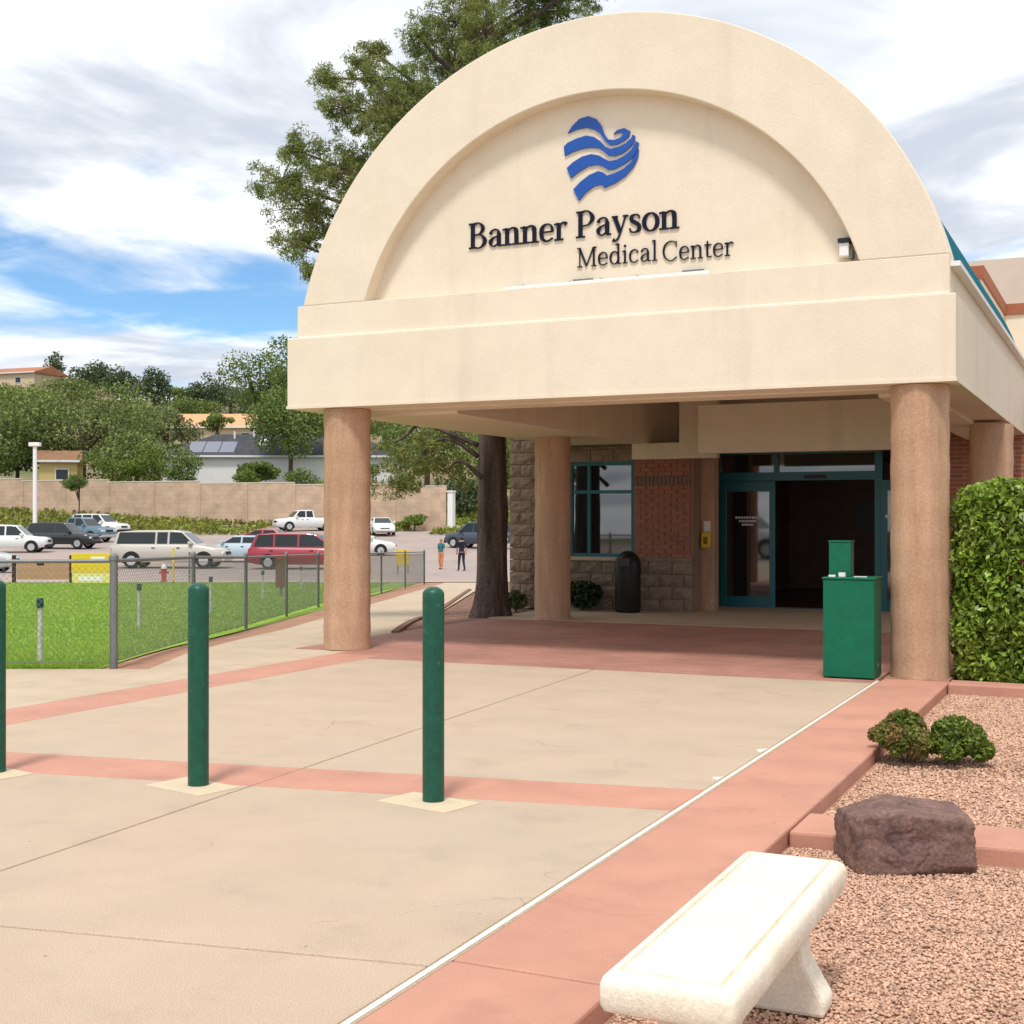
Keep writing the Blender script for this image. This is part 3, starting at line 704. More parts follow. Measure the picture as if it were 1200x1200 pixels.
def lay(x0, x1, z0, z1, facing='front', xf=None):
    z = z0; r = 0
    while z < z1 - .03:
        h = min(BH, z1 - z); x = x0; first = True
        while x < x1 - .02:
            w = BW if not (first and r % 2) else BW / 2
            first = False; w = min(w, x1 - x)
            if w < .05: break
            key = (round(w, 2), round(h, 2), rnd.randrange(4))
            if key not in blocks: blocks[key] = rough_block(key[0] - .010, key[1] - .010, hash(key) & 999)
            o = bpy.data.objects.new('block', blocks[key]); COL.objects.link(o)
            if facing == 'front': o.location = (x + w / 2, WV - .02, z + .005)
            else: o.location = (xf, x + w / 2, z + .005); o.rotation_euler = (0, 0, -math.pi / 2 if facing == 'left' else math.pi / 2)
            o.parent = wl; o.matrix_parent_inverse = wm(wl).inverted()
            x += w
        z += h; r += 1
lay(-9.49, -9.02, 0, 3.4); lay(-9.02, -8.42, 0, 2.68); lay(-8.42, -6.28, 0, .80); lay(-8.42, -7.29, 2.42, 2.68)
lay(WV + .12, 22.6, 0, 3.0, 'left', -9.47)
# bricks beside the window
bme = MB().box(-.1, .1, -.012, .07, 0, .058).build('brick', M['brick'], None); bmesh_data = bme.data; bpy.data.objects.remove(bme)
hme = MB().box(-.05, .05, -.012, .07, 0, .058).build('brick', M['brick'], None); half_data = hme.data; bpy.data.objects.remove(hme)
sme = MB().box(-.03, .03, -.014, .07, 0, .14).build('brick', M['stoneband'], None); sold_data = sme.data; bpy.data.objects.remove(sme)
def put(me, x, y, z, rz=0):
    o = bpy.data.objects.new('brick', me); COL.objects.link(o); o.location = (x, y, z); o.rotation_euler = (rnd.uniform(-.004, .004), 0, rz + rnd.uniform(-.006, .006))
    o.parent = wl; o.matrix_parent_inverse = wm(wl).inverted()
z = .872; r = 0
while z < 2.42:
    if 1.98 < z < 2.05:
        x = -7.24
        while x < -6.30: put(sold_data, x, WV, z); x += .068
        z += .15; r += 1; continue
    x = -7.27 + (.105 if r % 2 == 0 else .053)
    if r % 2: put(half_data, x, WV + rnd.uniform(-.002, .002), z); x += .158
    while x < -6.38:
        put(bmesh_data, x, WV + rnd.uniform(-.002, .002), z); x += .21
    if x - .1 < -6.36: put(half_data, x - .05, WV, z)
    z += .068; r += 1
MB().box(-8.46, -7.22, WV - .08, WV + .10, .802, .865).build('sill', M['concrete2'], bld, bevel=.008)
MB().box(-7.27, -6.28, WV - .03, WV + .05, .802, .868).build('ledge', M['stone'], bld)
# window
win = MB()
for x0, x1, z0, z1 in ((-8.42, -7.27, .866, .92), (-8.42, -7.27, 2.36, 2.42), (-8.42, -8.36, .92, 2.36), (-7.33, -7.27, .92, 2.36)): win.box(x0, x1, WV + .02, WV + .10, z0, z1)
wn = win.build('window', M['teal'], bld)
MB().box(-8.10, -8.05, WV + .025, WV + .095, .92, 2.36).build('mullion', M['teal'], wn)
MB().box(-8.36, -8.10, WV + .027, WV + .093, 1.90, 1.955).box(-8.05, -7.33, WV + .027, WV + .093, 1.90, 1.955).build('transom_bar', M['teal'], wn)
for x0, x1 in ((-8.36, -8.10), (-8.05, -7.33)):
    for z0, z1 in ((.92, 1.90), (1.955, 2.36)): MB().box(x0, x1, WV + .055, WV + .065, z0, z1).build('pane', M['glass'], wn)
# inside of that room (dark)
# square pier with notices
MB().box(-6.28, -6.05, 20.48, 20.72, 0, 2.75).build('pier', M['column'], bld, bevel=.01)
nt_ = empty('notice', (-6.17, 20.47, 1.1), 'small white notice above yellow dispenser on the square pier', 'notice')
MB().box(-6.22, -6.11, 20.465, 20.477, 1.28, 1.45).build('paper', M['paintwhite'], nt_)
MB().box(-6.24, -6.10, 20.40, 20.478, 1.02, 1.27).build('dispenser', M['yellow'], nt_, bevel=.01)
MB().box(-6.205, -6.135, 20.396, 20.40, 1.08, 1.20).build('dispenser_window', mat('brown print', (.25, .15, .02), .6), nt_)
# entrance glazing
DV = 21.6
ent = MB()
for x0, x1, z0, z1 in ((-6.38, -6.27, .005, 2.62), (-3.72, -3.60, .005, 2.62), (-6.27, -3.72, 2.56, 2.62), (-6.27, -3.72, 2.12, 2.26), (-5.36, -5.29, 2.26, 2.56)): ent.box(x0, x1, DV, DV + .14, z0, z1)
en = ent.build('entrance_frame', M['teal'], bld)
MB().box(-6.27, -5.36, DV + .06, DV + .07, 2.26, 2.56).build('transom_pane', M['glass'], en)
MB().box(-5.29, -3.72, DV + .06, DV + .07, 2.26, 2.56).build('transom_pane', M['glass'], en)
MB().box(-4.85, -4.50, DV - .03, DV, 2.15, 2.20).build('door_sensor', M['black'], en)
def door_leaf(x0, x1, y, name='sliding_door'):
    d = MB()
    d.box(x0, x0 + .10, y, y + .05, .015, 2.11).box(x1 - .10, x1, y, y + .05, .015, 2.11).box(x0 + .10, x1 - .10, y, y + .05, .015, .19).box(x0 + .10, x1 - .10, y, y + .05, 1.94, 2.11)
    o = d.build(name, M['teal'], bld, bevel=.004); MB().box(x0 + .10, x1 - .10, y + .02, y + .03, .19, 1.94).build('pane', M['glass'], o); return o
dl = door_leaf(-6.265, -5.33, DV - .02)
dec = MB()
for i, (w, z) in enumerate(((.42, 1.49), (.30, 1.43), (.20, 1.37))):
    k = 9; 
    for j in range(k):
        x = -5.80 - w / 2 + w * j / k; dec.box(x, x + w / k * .72, DV - .003, DV - .001, z, z + .035)
dec.lathe([(.035, 0), (.03, .05)], 10, (-5.80, DV + .034, 1.58))
dec.build('door_decal', M['paintwhite'], dl)
dl2 = door_leaf(-3.62, -2.9, DV - .02)
MB().box(-3.55, -3.46, DV - .026, DV - .021, 1.50, 1.55).box(-3.50, -3.43, DV - .026, DV - .021, 1.40, 1.47).build('door_decal', M['paintwhite'], dl2)
MB().box(-6.38, -2.2, DV - .06, DV + .16, -.02, .014).build('threshold', M['steel'], bld)
# lobby
lob = MB().box(-6.6, -2.2, 27.9, 28, 0, 2.7).box(-6.62, -6.6, 21.75, 28, 0, 2.7).box(-2.2, -2.18, 21.75, 28, 0, 2.7).box(-6.6, -2.2, 21.75, 28, 2.63, 2.7).build('lobby', M['interior'], bld)
MB().box(-6.6, -2.2, 21.75, 28, -.03, .008).build('lobby_floor', mat('lobby floor', (.12, .06, .045), .25, .1, 2), lob)
MB().box(-5.2, -4.75, 27.86, 27.895, 1.2, 1.9).build('lobby_notice', mat('grey paper', (.35, .35, .36), .7), lob)
MB().box(-4.2, -2.6, 26.2, 26.8, .009, 1.05).build('lobby_desk', mat('desk', (.16, .05, .03), .5, .2, 4), lob, bevel=.02)
# right-hand walls in brick
rb = brickmat('right brick', (.36, .115, .055), (.28, .09, .045), (.36, .26, .19), .21, .068, 1.0, 'xz', .008, .5)
MB().box(-2.9, 12, 21.2, 21.55, 0, 3.3).build('wall', rb, bld)
rb2 = brickmat('right brick side', (.36, .115, .055), (.28, .09, .045), (.36, .26, .19), .21, .068, 1.0, 'yz', .008, .5)
# upper storeys behind
MB().box(-9.1, 14, 22.6, 45, 2.72, 3.35).build('roof', M['paleblock'], bld)
MB().box(-11, -2.62, 27.0, 44, 3.352, 6.15).build('upper_wall', M['stucco'], bld)
MB().box(-11.05, -2.57, 26.95, 44, 6.152, 6.40).build('coping_band', M['band'], bld)
MB().box(-2.618, 14, 32.1, 44, 3.352, 6.15).build('upper_wall', M['stucco'], bld)
MB().box(-2.568, 14, 32.05, 44, 6.152, 6.40).build('coping_band', M['band'], bld)
MB().box(-4.2, 14, 36.4, 43, 6.405, 8.25).build('upper_wall', M['paleblock'], bld)

# ------------------------------------------------------------------ bollards
def bollard(x, y, label):
    r = empty('bollard', (x, y, 0), label, 'bollard', 'green steel bollards across the drive')
    prof = [(.058, -.02)] + [(.058, .1 + .9 * i / 6) for i in range(7)] + [(.058, 1.06)]
    prof += [(.058 * math.cos(t), 1.095 + .042 * math.sin(t)) for t in np.linspace(.12, 1.45, 7)]
    MB().lathe(prof, 28).build('post', M['green'], r, smooth=True, local=True)
    q = .235; an = math.radians(-12)
    P = [(math.cos(an) * a - math.sin(an) * b, math.sin(an) * a + math.cos(an) * b) for a, b in ((-q, -q * .8), (q, -q * .8), (q, q * .45), (-q, q * .45))]
    MB().prism(P, -.01, .004).build('footing', M['pad'], r, local=True)
bollard(-6.06, 5.72, 'green bollard cut off by the left picture edge')
bollard(-4.73, 5.92, 'scuffed green bollard in front of the lawn fence, second from left')
bollard(-3.34, 6.12, 'green bollard nearest the canopy, in front of the pine trunk')

# ------------------------------------------------------------------ drop box and litter bin
gb_ = empty('drop_box', (-2.38, 12.62, 0), 'green metal pedestal box with a smaller box on top beside front right column', 'box')
MB().box(-.235, .235, -.20, .20, .01, .925).build('cabinet', M['boxgreen'], gb_, bevel=.008, local=True)
MB().box(-.245, .245, -.21, .21, .926, .945).build('lid', M['boxgreen'], gb_, bevel=.005, local=True)
MB().box(-.225, -.02, .02, .19, .946, 1.27).build('upper_box', M['boxgreen'], gb_, bevel=.006, local=True)
MB().box(-.23, -.015, .015, .195, 1.271, 1.285).build('upper_lid', M['boxgreen'], gb_, local=True)
tr_ = MB(); tr_.box(-.19, -.13, -.16, -.12, .947, .965).box(-.11, -.05, -.10, -.05, .947, .985).box(.04, .16, -.14, -.12, .947, .955)
tr_.build('paper_scraps', M['paintwhite'], gb_, local=True)
MB().box(.237, .243, -.03, .02, .10, .14).build('lock', M['steel'], gb_, local=True)
tc_ = empty('litter_bin', (-7.22, 19.66, 0), 'black dome-topped litter bin below the window', 'bin')
MB().lathe([(.19, .01), (.205, .04), (.205, .66), (.212, .665), (.212, .70)], 32).build('body', M['black'], tc_, smooth=True, local=True)
dome = [(.208, .701)] + [(.208 * math.cos(t), .74 + .24 * math.sin(t)) for t in np.linspace(.02, 1.5, 9)]
MB().lathe(dome, 32).build('dome_lid', M['black'], tc_, smooth=True, local=True)
MB().box(-.10, .10, -.222, -.12, .74, .87).build('flap', mat('bin flap', (.05, .05, .052), .3, spec=.6), tc_, bevel=.01, local=True)

# ------------------------------------------------------------------ bench
bn = empty('bench', (-1.04, 3.79, GZ), 'cream cast concrete bench on the gravel in the foreground', 'bench')
def bench_top():
    # rounded slab with raised centre panel, lofted rings
    def rr(hx, hy, r, n=6):
        out = []
        for cx, cy, a0 in ((hx - r, hy - r, 0), (-hx + r, hy - r, 90), (-hx + r, -hy + r, 180), (hx - r, -hy + r, 270)):
            for k in range(n + 1):
                t = math.radians(a0 + 90 * k / n); out.append((cx + r * math.cos(t), cy + r * math.sin(t)))
        return out
    hx, hy = .172, .69
    rings = []
    for dx, z, r in ((-.016, .322, .022), (.0, .330, .022), (.006, .345, .022), (.006, .395, .022), (.0, .412, .022), (-.014, .422, .02), (-.032, .4265, .02), (-.035, .4165, .02), (-.043, .4165, .02), (-.046, .4285, .015), (-.10, .430, .015), (-.15, .430, .015)):
        rings.append([(p[0], p[1], z) for p in rr(hx + dx, hy + dx, max(.01, r))])
    n = len(rings[0]); v = [p for rg in rings for p in rg]; f = []
    for i in range(len(rings) - 1):
        for k in range(n): f.append((i * n + k, i * n + (k + 1) % n, (i + 1) * n + (k + 1) % n, (i + 1) * n + k))
    f.append(tuple(range(n - 1, -1, -1))); f.append(tuple(range((len(rings) - 1) * n, len(rings) * n)))
    return MB().add(v, f)
bench_top().build('seat', M['bench'], bn, smooth=True, local=True)
for yy in (-.40, .42):
    prof = [(-.17, 0), (-.175, .05), (-.15, .09), (-.105, .17), (-.10, .22), (-.13, .30), (-.15, .326), (.15, .326), (.13, .30), (.10, .22), (.105, .17), (.15, .09), (.175, .05), (.17, 0)]
    MB().prism(prof, yy - .065, yy + .065, axis='y').build('leg', M['bench'], bn, bevel=.014, local=True)

# ------------------------------------------------------------------ boulder
def boulder():
    bm = bmesh.new(); bmesh.ops.create_icosphere(bm, subdivisions=6, radius=.5)
    pl = [((.10, -.05, 1), .138), ((-.3, .05, .95), .178), ((0, -1, .03), .170), ((.25, -.97, .1), .205), ((-1, -.05, .03), .275), ((1, -.1, .05), .278), ((0, 1, 0), .2), ((0, 0, -1), .135),
          ((0, -.75, .66), .208), ((-.72, 0, .69), .287), ((.72, 0, .69), .270), ((-.78, -.62, 0), .315), ((.72, -.7, 0), .302), ((.7, .7, 0), .34), ((-.7, .7, 0), .35), ((.1, -.8, -.6), .205)]
    pl = [(Vector(n).normalized(), d) for n, d in pl]
    for v in bm.verts:
        w = v.co.normalized(); t = min(d / w.dot(n) for n, d in pl if w.dot(n) > 1e-3); w = w * t
        nz = mnoise.fractal(w * 5 + Vector((3, 1, 7)), 1.0, 2.1, 6); ch = abs(mnoise.noise(w * 9 + Vector((9, 2, 5))))
        st = mnoise.noise(Vector((w.x * 3, w.y * 3, w.z * 26 + w.x * 3)))
        v.co = w + w.normalized() * (nz * .009 - max(0, .12 - ch) * .07 + st * .007 + .004 * mnoise.ridged_multi_fractal(w * 16, 1.0, 2.2, 4, 1.0, 2.0) - .004)
    me = bpy.data.meshes.new('boulder'); bm.to_mesh(me); bm.free()
    for p in me.polygons: p.use_smooth = True
    o = bpy.data.objects.new('boulder', me); COL.objects.link(o); me.materials.append(M['rock'])
    x, y = C(1.80, 5.98); o.location = (x, y, GZ + .122); o.rotation_euler = (0, 0, YAW + math.radians(-2))
    tag(o, 'brown purple angular boulder on gravel against the kerb behind the bench', 'boulder')
boulder()

# ------------------------------------------------------------------ shrubs and hedge
def bush(name, c, r, n, size, m, label, cat, group=None, lumps=6, stem=True, asp=.55, zflat=.0, shell=.6, bias=.35, seed=1, stems=5, twigm=None, ragged=0.0):
    """bush: twig stems and a crown of leaf faces grouped in lumps"""
    rng = np.random.default_rng(seed); R = np.array(r)
    root = empty(name, (c[0], c[1], c[2]), label, cat, group)
    V = []; F = []; off = 0
    cs = [(np.zeros(3) + [0, 0, R[2]], R * (.86 if not ragged else .68))]
    for k in range(lumps):
        d = rng.normal(size=3); d /= np.linalg.norm(d); d[2] = abs(d[2]) * .9 - (.25 if not ragged else .62)
        cs.append((np.array([0, 0, R[2]]) + d * R * rng.uniform(.45, .75 + .3 * ragged), R * (rng.uniform(.32, .52) if not ragged else rng.uniform(.16, .42))))
    tot = sum(np.prod(q[1]) ** (2 / 3) for q in cs)
    for cc, rr in cs:
        k = max(8, int(n * np.prod(rr) ** (2 / 3) / tot))
        P, N_ = blob_points(cc, rr, k, rng, shell); ok = P[:, 2] > .01 + zflat
        v, f = leaves(P[ok], size, asp, N_[ok], bias, rng=rng, fold=.12); V.append(v); F.append(f + off); off += len(v)
    V = np.concatenate(V) + np.array(c); F = np.concatenate(F)
    np_mesh('foliage', V, F, m, root)
    if stem:
        mb = MB()
        for k in range(stems):
            an = rng.uniform(0, 6.28); tip = np.array([math.cos(an) * R[0] * .6, math.sin(an) * R[1] * .6, R[2] * 1.4])
            mb.tube([(c[0], c[1], c[2] - .05), tuple(np.array(c) + tip * .45 + [0, 0, .03]), tuple(np.array(c) + tip)], [max(.006, R[2] * .05), max(.004, R[2] * .035), .003], 6)
        mb.build('stem', twigm or M['twig'], root)
    return root
box_leaf = leafmat('clipped shrub leaf', (.10, .18, .018), (.17, .20, .035), .5, .25, .5)
box_dry = leafmat('dry shrub leaf', (.13, .19, .026), (.30, .20, .075), .6, .25, .5, scale=7)
x, y = sight(1059, 8.5); bush('shrub', (x, y, GZ - .01), (.215, .21, .205), 10500, .034, box_dry, 'low clipped shrub with brownish patches, left of the two on the gravel', 'shrub', lumps=26, seed=3, shell=.6, ragged=1.0)
x, y = sight(1120, 8.42); bush('shrub', (x, y, GZ - .01), (.215, .20, .19), 9500, .034, box_leaf, 'low clipped green shrub, right of the two on the gravel', 'shrub', lumps=24, seed=4, shell=.6, ragged=1.0)
def litter():
    n = 420; a = RNG.uniform(0, 6.283, n); r_ = RNG.uniform(.05, .55, n) ** .8; cx, cy = sight(1090, 8.35)
    P = np.stack([cx + r_ * np.cos(a) * 1.25 * CS, cy + r_ * np.sin(a) * .7, np.full(n, GZ + .008)], 1); P = P[P[:, 0] > -1.46]
    v, f = leaves(P, .028, .45, np.tile([0, 0, 1.0], (len(P), 1)), .75)
    tag(np_mesh('leaf_litter', v, f, leafmat('dry litter', (.22, .12, .06), (.13, .08, .045), .8, .1)), 'dry brown leaf litter scattered under the two shrubs', 'leaf litter', kind='stuff')
litter()
hl = mat('hedge leaf', (.18, .30, .026), .42, 0, 1.5, (.28, .37, .055), island=.6, translucent=.25, spec=.5, detail=2)
def hedge():
    rng = np.random.default_rng(21)
    root = empty('hedge', (-.2, 13.5, -.03), 'glossy leafy hedge bush at the right edge beside the column', 'hedge')
    V = []; F = []; off = 0
    def inside(P):
        return ((np.abs(P[:, 0] - .95) / 2.48) ** 14 + (np.abs(P[:, 1] - 13.55) / .88) ** 7 + (np.abs(P[:, 2] - .86) / 1.0) ** 9) < 1.0
    n0 = 240000
    P = np.stack([rng.uniform(-1.55, 1.9, n0), rng.uniform(12.66, 14.4, n0), rng.uniform(0, 1.9, n0)], 1)
    q = ((np.abs(P[:, 0] - .95) / 2.48) ** 14 + (np.abs(P[:, 1] - 13.55) / .88) ** 7 + (np.abs(P[:, 2] - .86) / 1.0) ** 9)
    lumpy = np.array([mnoise.noise(Vector(p * 3.2)) for p in P]) * .38 + np.array([mnoise.noise(Vector(p * 9)) for p in P]) * .18
    ok = (q + lumpy < 1.0) & (q > .06) & ((P[:, 1] < 13.6) | (P[:, 2] > 1.4)); P = P[ok]
    N_ = np.stack([P[:, 0] * 0 - .35, (P[:, 1] - 13.75), (P[:, 2] - .6)], 1); N_ /= np.linalg.norm(N_, axis=1, keepdims=True)
    v, f = leaves(P, .070, .46, N_, .28, droop=.5, rng=rng, fold=.10); V.append(v); F.append(f)
    np_mesh('foliage', np.concatenate(V), np.concatenate(F), hl, root)
    mb = MB()
    for k in range(9):
        x = -.9 + k * .3; mb.tube([(x, 13.4, -.05), (x + rng.uniform(-.1, .1), 13.4, .7), (x + rng.uniform(-.3, .3), 13.4 + rng.uniform(-.2, .2), 1.5)], [.025, .018, .006], 6)
    mb.build('stem', M['twig'], root)
hedge()
wl_leaf = leafmat('dark shrub leaf', (.028, .060, .016), (.045, .08, .02), .45, .2, .5)
bush('shrub', (-8.05, 19.75, 0), (.42, .30, .26), 2600, .07, wl_leaf, 'low dark green shrub at wall base below the window, left of the bin', 'shrub', seed=8)
x, y = sight(605, 21.3); bush('shrub', (x, y, terr(x, y)), (.22, .2, .17), 700, .07, leafmat('pale weed', (.09, .13, .03), (.13, .17, .04)), 'small pale green weed clump between pine trunk and block pier', 'shrub', seed=9)

# ------------------------------------------------------------------ chain link fence
fence = empty('chain_link_fence', (*C(-4, 13.2), 0), 'grey chain link fence with round posts around the lawn', 'fence')
posts = [(-4.0, 13.2, .040), (-4.0, 16.5, .026), (-4.0, 19.75, .026), (-4.0, 23.3, .026), (-3.98, 27, .026), (-3.75, 31, .026), (-3.5, 35.2, .026), (-3.22, 39.6, .026), (-2.94, 44, .034)]
lposts = [(-4.0, 13.2, .04), (-7.2, 13.05, .026), (-10.4, 12.9, .026)]
FH = 1.07
def fence_run(ps, skipfirst=False):
    for i, (a, d, r) in enumerate(ps):
        x, y = C(a, d); z = terr(x, y)
        if not (skipfirst and i == 0):
            o = MB().lathe([(r, -.2), (r, FH + .01), (r * 1.25, FH + .012), (r * 1.2, FH + .05), (r * .5, FH + .075)], 14, (x, y, z)).build('post', M['steel'], fence, smooth=True)
    for (a0, d0, _), (a1, d1, _) in zip(ps, ps[1:]):
        p = Vector((*C(a0, d0), 0)); q = Vector((*C(a1, d1), 0)); p.z = terr(p.x, p.y); q.z = terr(q.x, q.y)
        MB().tube([p + Vector((0, 0, FH)), q + Vector((0, 0, FH))], .02, 10).build('rail', M['steel'], fence, smooth=True)
        MB().tube([p + Vector((0, 0, .06)), q + Vector((0, 0, .06))], .004, 5).build('tension_wire', M['wire'], fence)
        L_ = (q - p).length; n = int(L_ / .062); t = (q - p) / L_; dz = .031 * 1.05; m = int((FH - .08) / dz)
        near = d0 < 24
        V = []; F = []; o = 0; wr = .0018 if near else .0016
        perp = Vector((t.y, -t.x, 0)).normalized()
        for k in range(n + 1):
            for j in range(m):
                # zig-zag wire k: alternate sides
                s0 = (k + (.5 if j % 2 else 0)) * .062; s1 = (k + (0 if j % 2 else .5)) * .062
                z0 = .05 + j * dz; z1 = z0 + dz
                for sgn in (0, 1):
                    if sgn: s0, s1 = s0 , s0 + (s0 - s1)
                    if s0 > L_ or s1 > L_ or s0 < 0 or s1 < 0: continue
                    A = p + t * s0 + Vector((0, 0, z0)); B = p + t * s1 + Vector((0, 0, z1))
                    e = (B - A).normalized(); side = e.cross(perp) * wr; dp = perp * wr
                    V += [A + side, A - side * .5 + dp, A - side * .5 - dp, B + side, B - side * .5 + dp, B - side * .5 - dp]
                    F += [(o, o + 1, o + 4, o + 3), (o + 1, o + 2, o + 5, o + 4), (o + 2, o, o + 3, o + 5)]; o += 6
        w = np_mesh('chain_mesh', np.array([tuple(q_) for q_ in V]), np.array(F), M['wire'], fence); w['kind'] = 'stuff'
fence_run(posts); fence_run(lposts, True)

# ------------------------------------------------------------------ markers, boards, hydrant, lamp
def marker(px, d, label):
    x, y = sight(px, d); r = empty('marker_post', (x, y, terr(x, y)), label, 'marker post', 'capped marker posts on the lawn')
    MB().lathe([(.027, -.1), (.027, .30), (.025, .58)], 12).build('post', mat('weathered white', (.50, .50, .47), .7, .35, 9), r, smooth=True, local=True)
    MB().lathe([(.036, .575), (.038, .59), (.038, .66), (.03, .675)], 12).build('cap', mat('dark cap', (.006, .045, .05), .5), r, smooth=True, local=True)
for q in ((47, 13.8, 'white marker post with dark cap, nearest left on the lawn'), (163, 19.8, 'white marker post with dark cap right of the thick fence post'),
          (247, 24.6, 'white marker post with dark cap just right of the second bollard'), (308, 31, 'small marker post with dark cap behind the fence, left of brown board'),
          (353, 38, 'smallest marker post with dark cap, behind the fence near the front left column')): marker(*q)
def zat(px, d): x, y = sight(px, d); return x, y, terr(x, y)
def face_cam(name, px, d, label, cat, rz=0): 
    x, y, z = zat(px, d); return empty(name, (x, y, z), label, cat, rz=YAW + rz)
r = face_cam('notice_board', 107, 45.3, 'yellow board with white panels at far lawn edge', 'board')
MB().box(-.68, .68, -.03, .03, .35, 1.02).build('board', M['yellow'], r, bevel=.01, local=True)
MB().box(-.66, .66, -.028, .028, .0, .345).build('lower_panel', mat('yellow pale', (.75, .66, .22), .6), r, local=True)
MB().box(.0, .48, -.036, -.031, .68, .90).build('white_panel', M['paintwhite'], r, local=True)
MB().box(-.42, .40, -.034, -.029, .06, .22).build('white_panel', M['paintwhite'], r, local=True)
for sx in (-.62, .62): MB().box(sx - .03, sx + .03, .031, .08, -.1, 1.0).build('leg', M['steel'], r, local=True)
r = face_cam('wooden_sign', 52, 45.4, 'long tan wooden board between dark posts left of yellow board', 'board')
wood = mat('tan board', (.45, .25, .15), .8, .1, 4); dk = mat('dark post', (.05, .025, .015), .8)
for k in range(3): MB().box(-.95, .95, -.025, .025, .12 + .22 * k, .33 + .22 * k).build('plank', wood, r, bevel=.008, local=True)
for sx in (-1.05, .93): MB().box(sx - .06, sx + .06, -.05, .05, -.1, .95).build('post', dk, r, bevel=.01, local=True)
MB().box(-.25, 0, -.031, -.026, .60, .70).build('plate', dk, r, local=True)
r = face_cam('fire_hydrant', 192, 46.0, 'small red fire hydrant with white top beyond the lawn', 'hydrant')
MB().lathe([(.11, 0), (.11, .04), (.085, .06), (.085, .42), (.11, .44), (.11, .47)], 14).build('barrel', mat('hydrant red', (.45, .05, .03), .5), r, smooth=True, local=True)
MB().lathe([(.10, .471), (.10, .52), (.06, .60), (.03, .64)], 14).build('bonnet', M['paintwhite'], r, smooth=True, local=True)
MB().tube([(-.16, 0, .34), (.16, 0, .34)], .045, 10).build('nozzle', mat('hydrant red', ()), r, smooth=True, local=True)
for px, d, h, lab, mm in ((203, 46.1, 1.15, 'thin yellowish post beside the red hydrant', M['yellow']), (222, 46.1, 1.0, 'thin grey post right of the red hydrant', M['steel'])):
    x, y, z = zat(px, d); r = empty('post', (x, y, z), lab, 'post')
    MB().lathe([(.035, -.1), (.035, h - .03), (.025, h)], 10).build('shaft', mm, r, smooth=True, local=True)
    MB().lathe([(.045, h), (.045, h + .03), (.02, h + .05)], 10).build('cap', mm, r, smooth=True, local=True)
r = face_cam('post_board', 329, 33, 'narrow brown board on the fence left of the front left column', 'board')
MB().box(-.13, .13, -.02, .02, .22, .95).build('board', mat('rust brown', (.16, .055, .013), .8, .15, 6), r, bevel=.008, local=True)
MB().box(-.03, .03, .021, .07, -.1, .9).build('leg', M['steel'], r, local=True)
r = face_cam('yellow_barrier', 472, 56, 'pale yellow board standing in the lot beyond the fence end', 'board')
MB().box(-.28, .28, -.03, .03, .35, 1.0).build('board', M['yellow'], r, local=True)
for sx in (-.22, .22): MB().box(sx - .025, sx + .025, .031, .08, -.05, .98).build('leg', M['steel'], r, local=True)
x, y, z = zat(41, 100); lp = empty('light_pole', (x, y, z), 'tall white parking lot light pole with flat box head', 'street lamp', rz=YAW)
MB().lathe([(.28, -.2), (.28, .5), (.27, .52)], 16).build('base', M['concrete2'], lp, local=True)
MB().lathe([(.17, .52), (.15, 7.05)], 14).build('pole', M['paintwhite'], lp, smooth=True, local=True)
MB().box(-.42, .42, -.25, .25, 7.05, 7.34).build('lamp_head', M['paintwhite'], lp, bevel=.04, local=True)
MB().box(-.32, .32, -.18, .18, 7.03, 7.049).build('lens', mat('lamp lens', (.6, .6, .55), .3), lp, local=True)

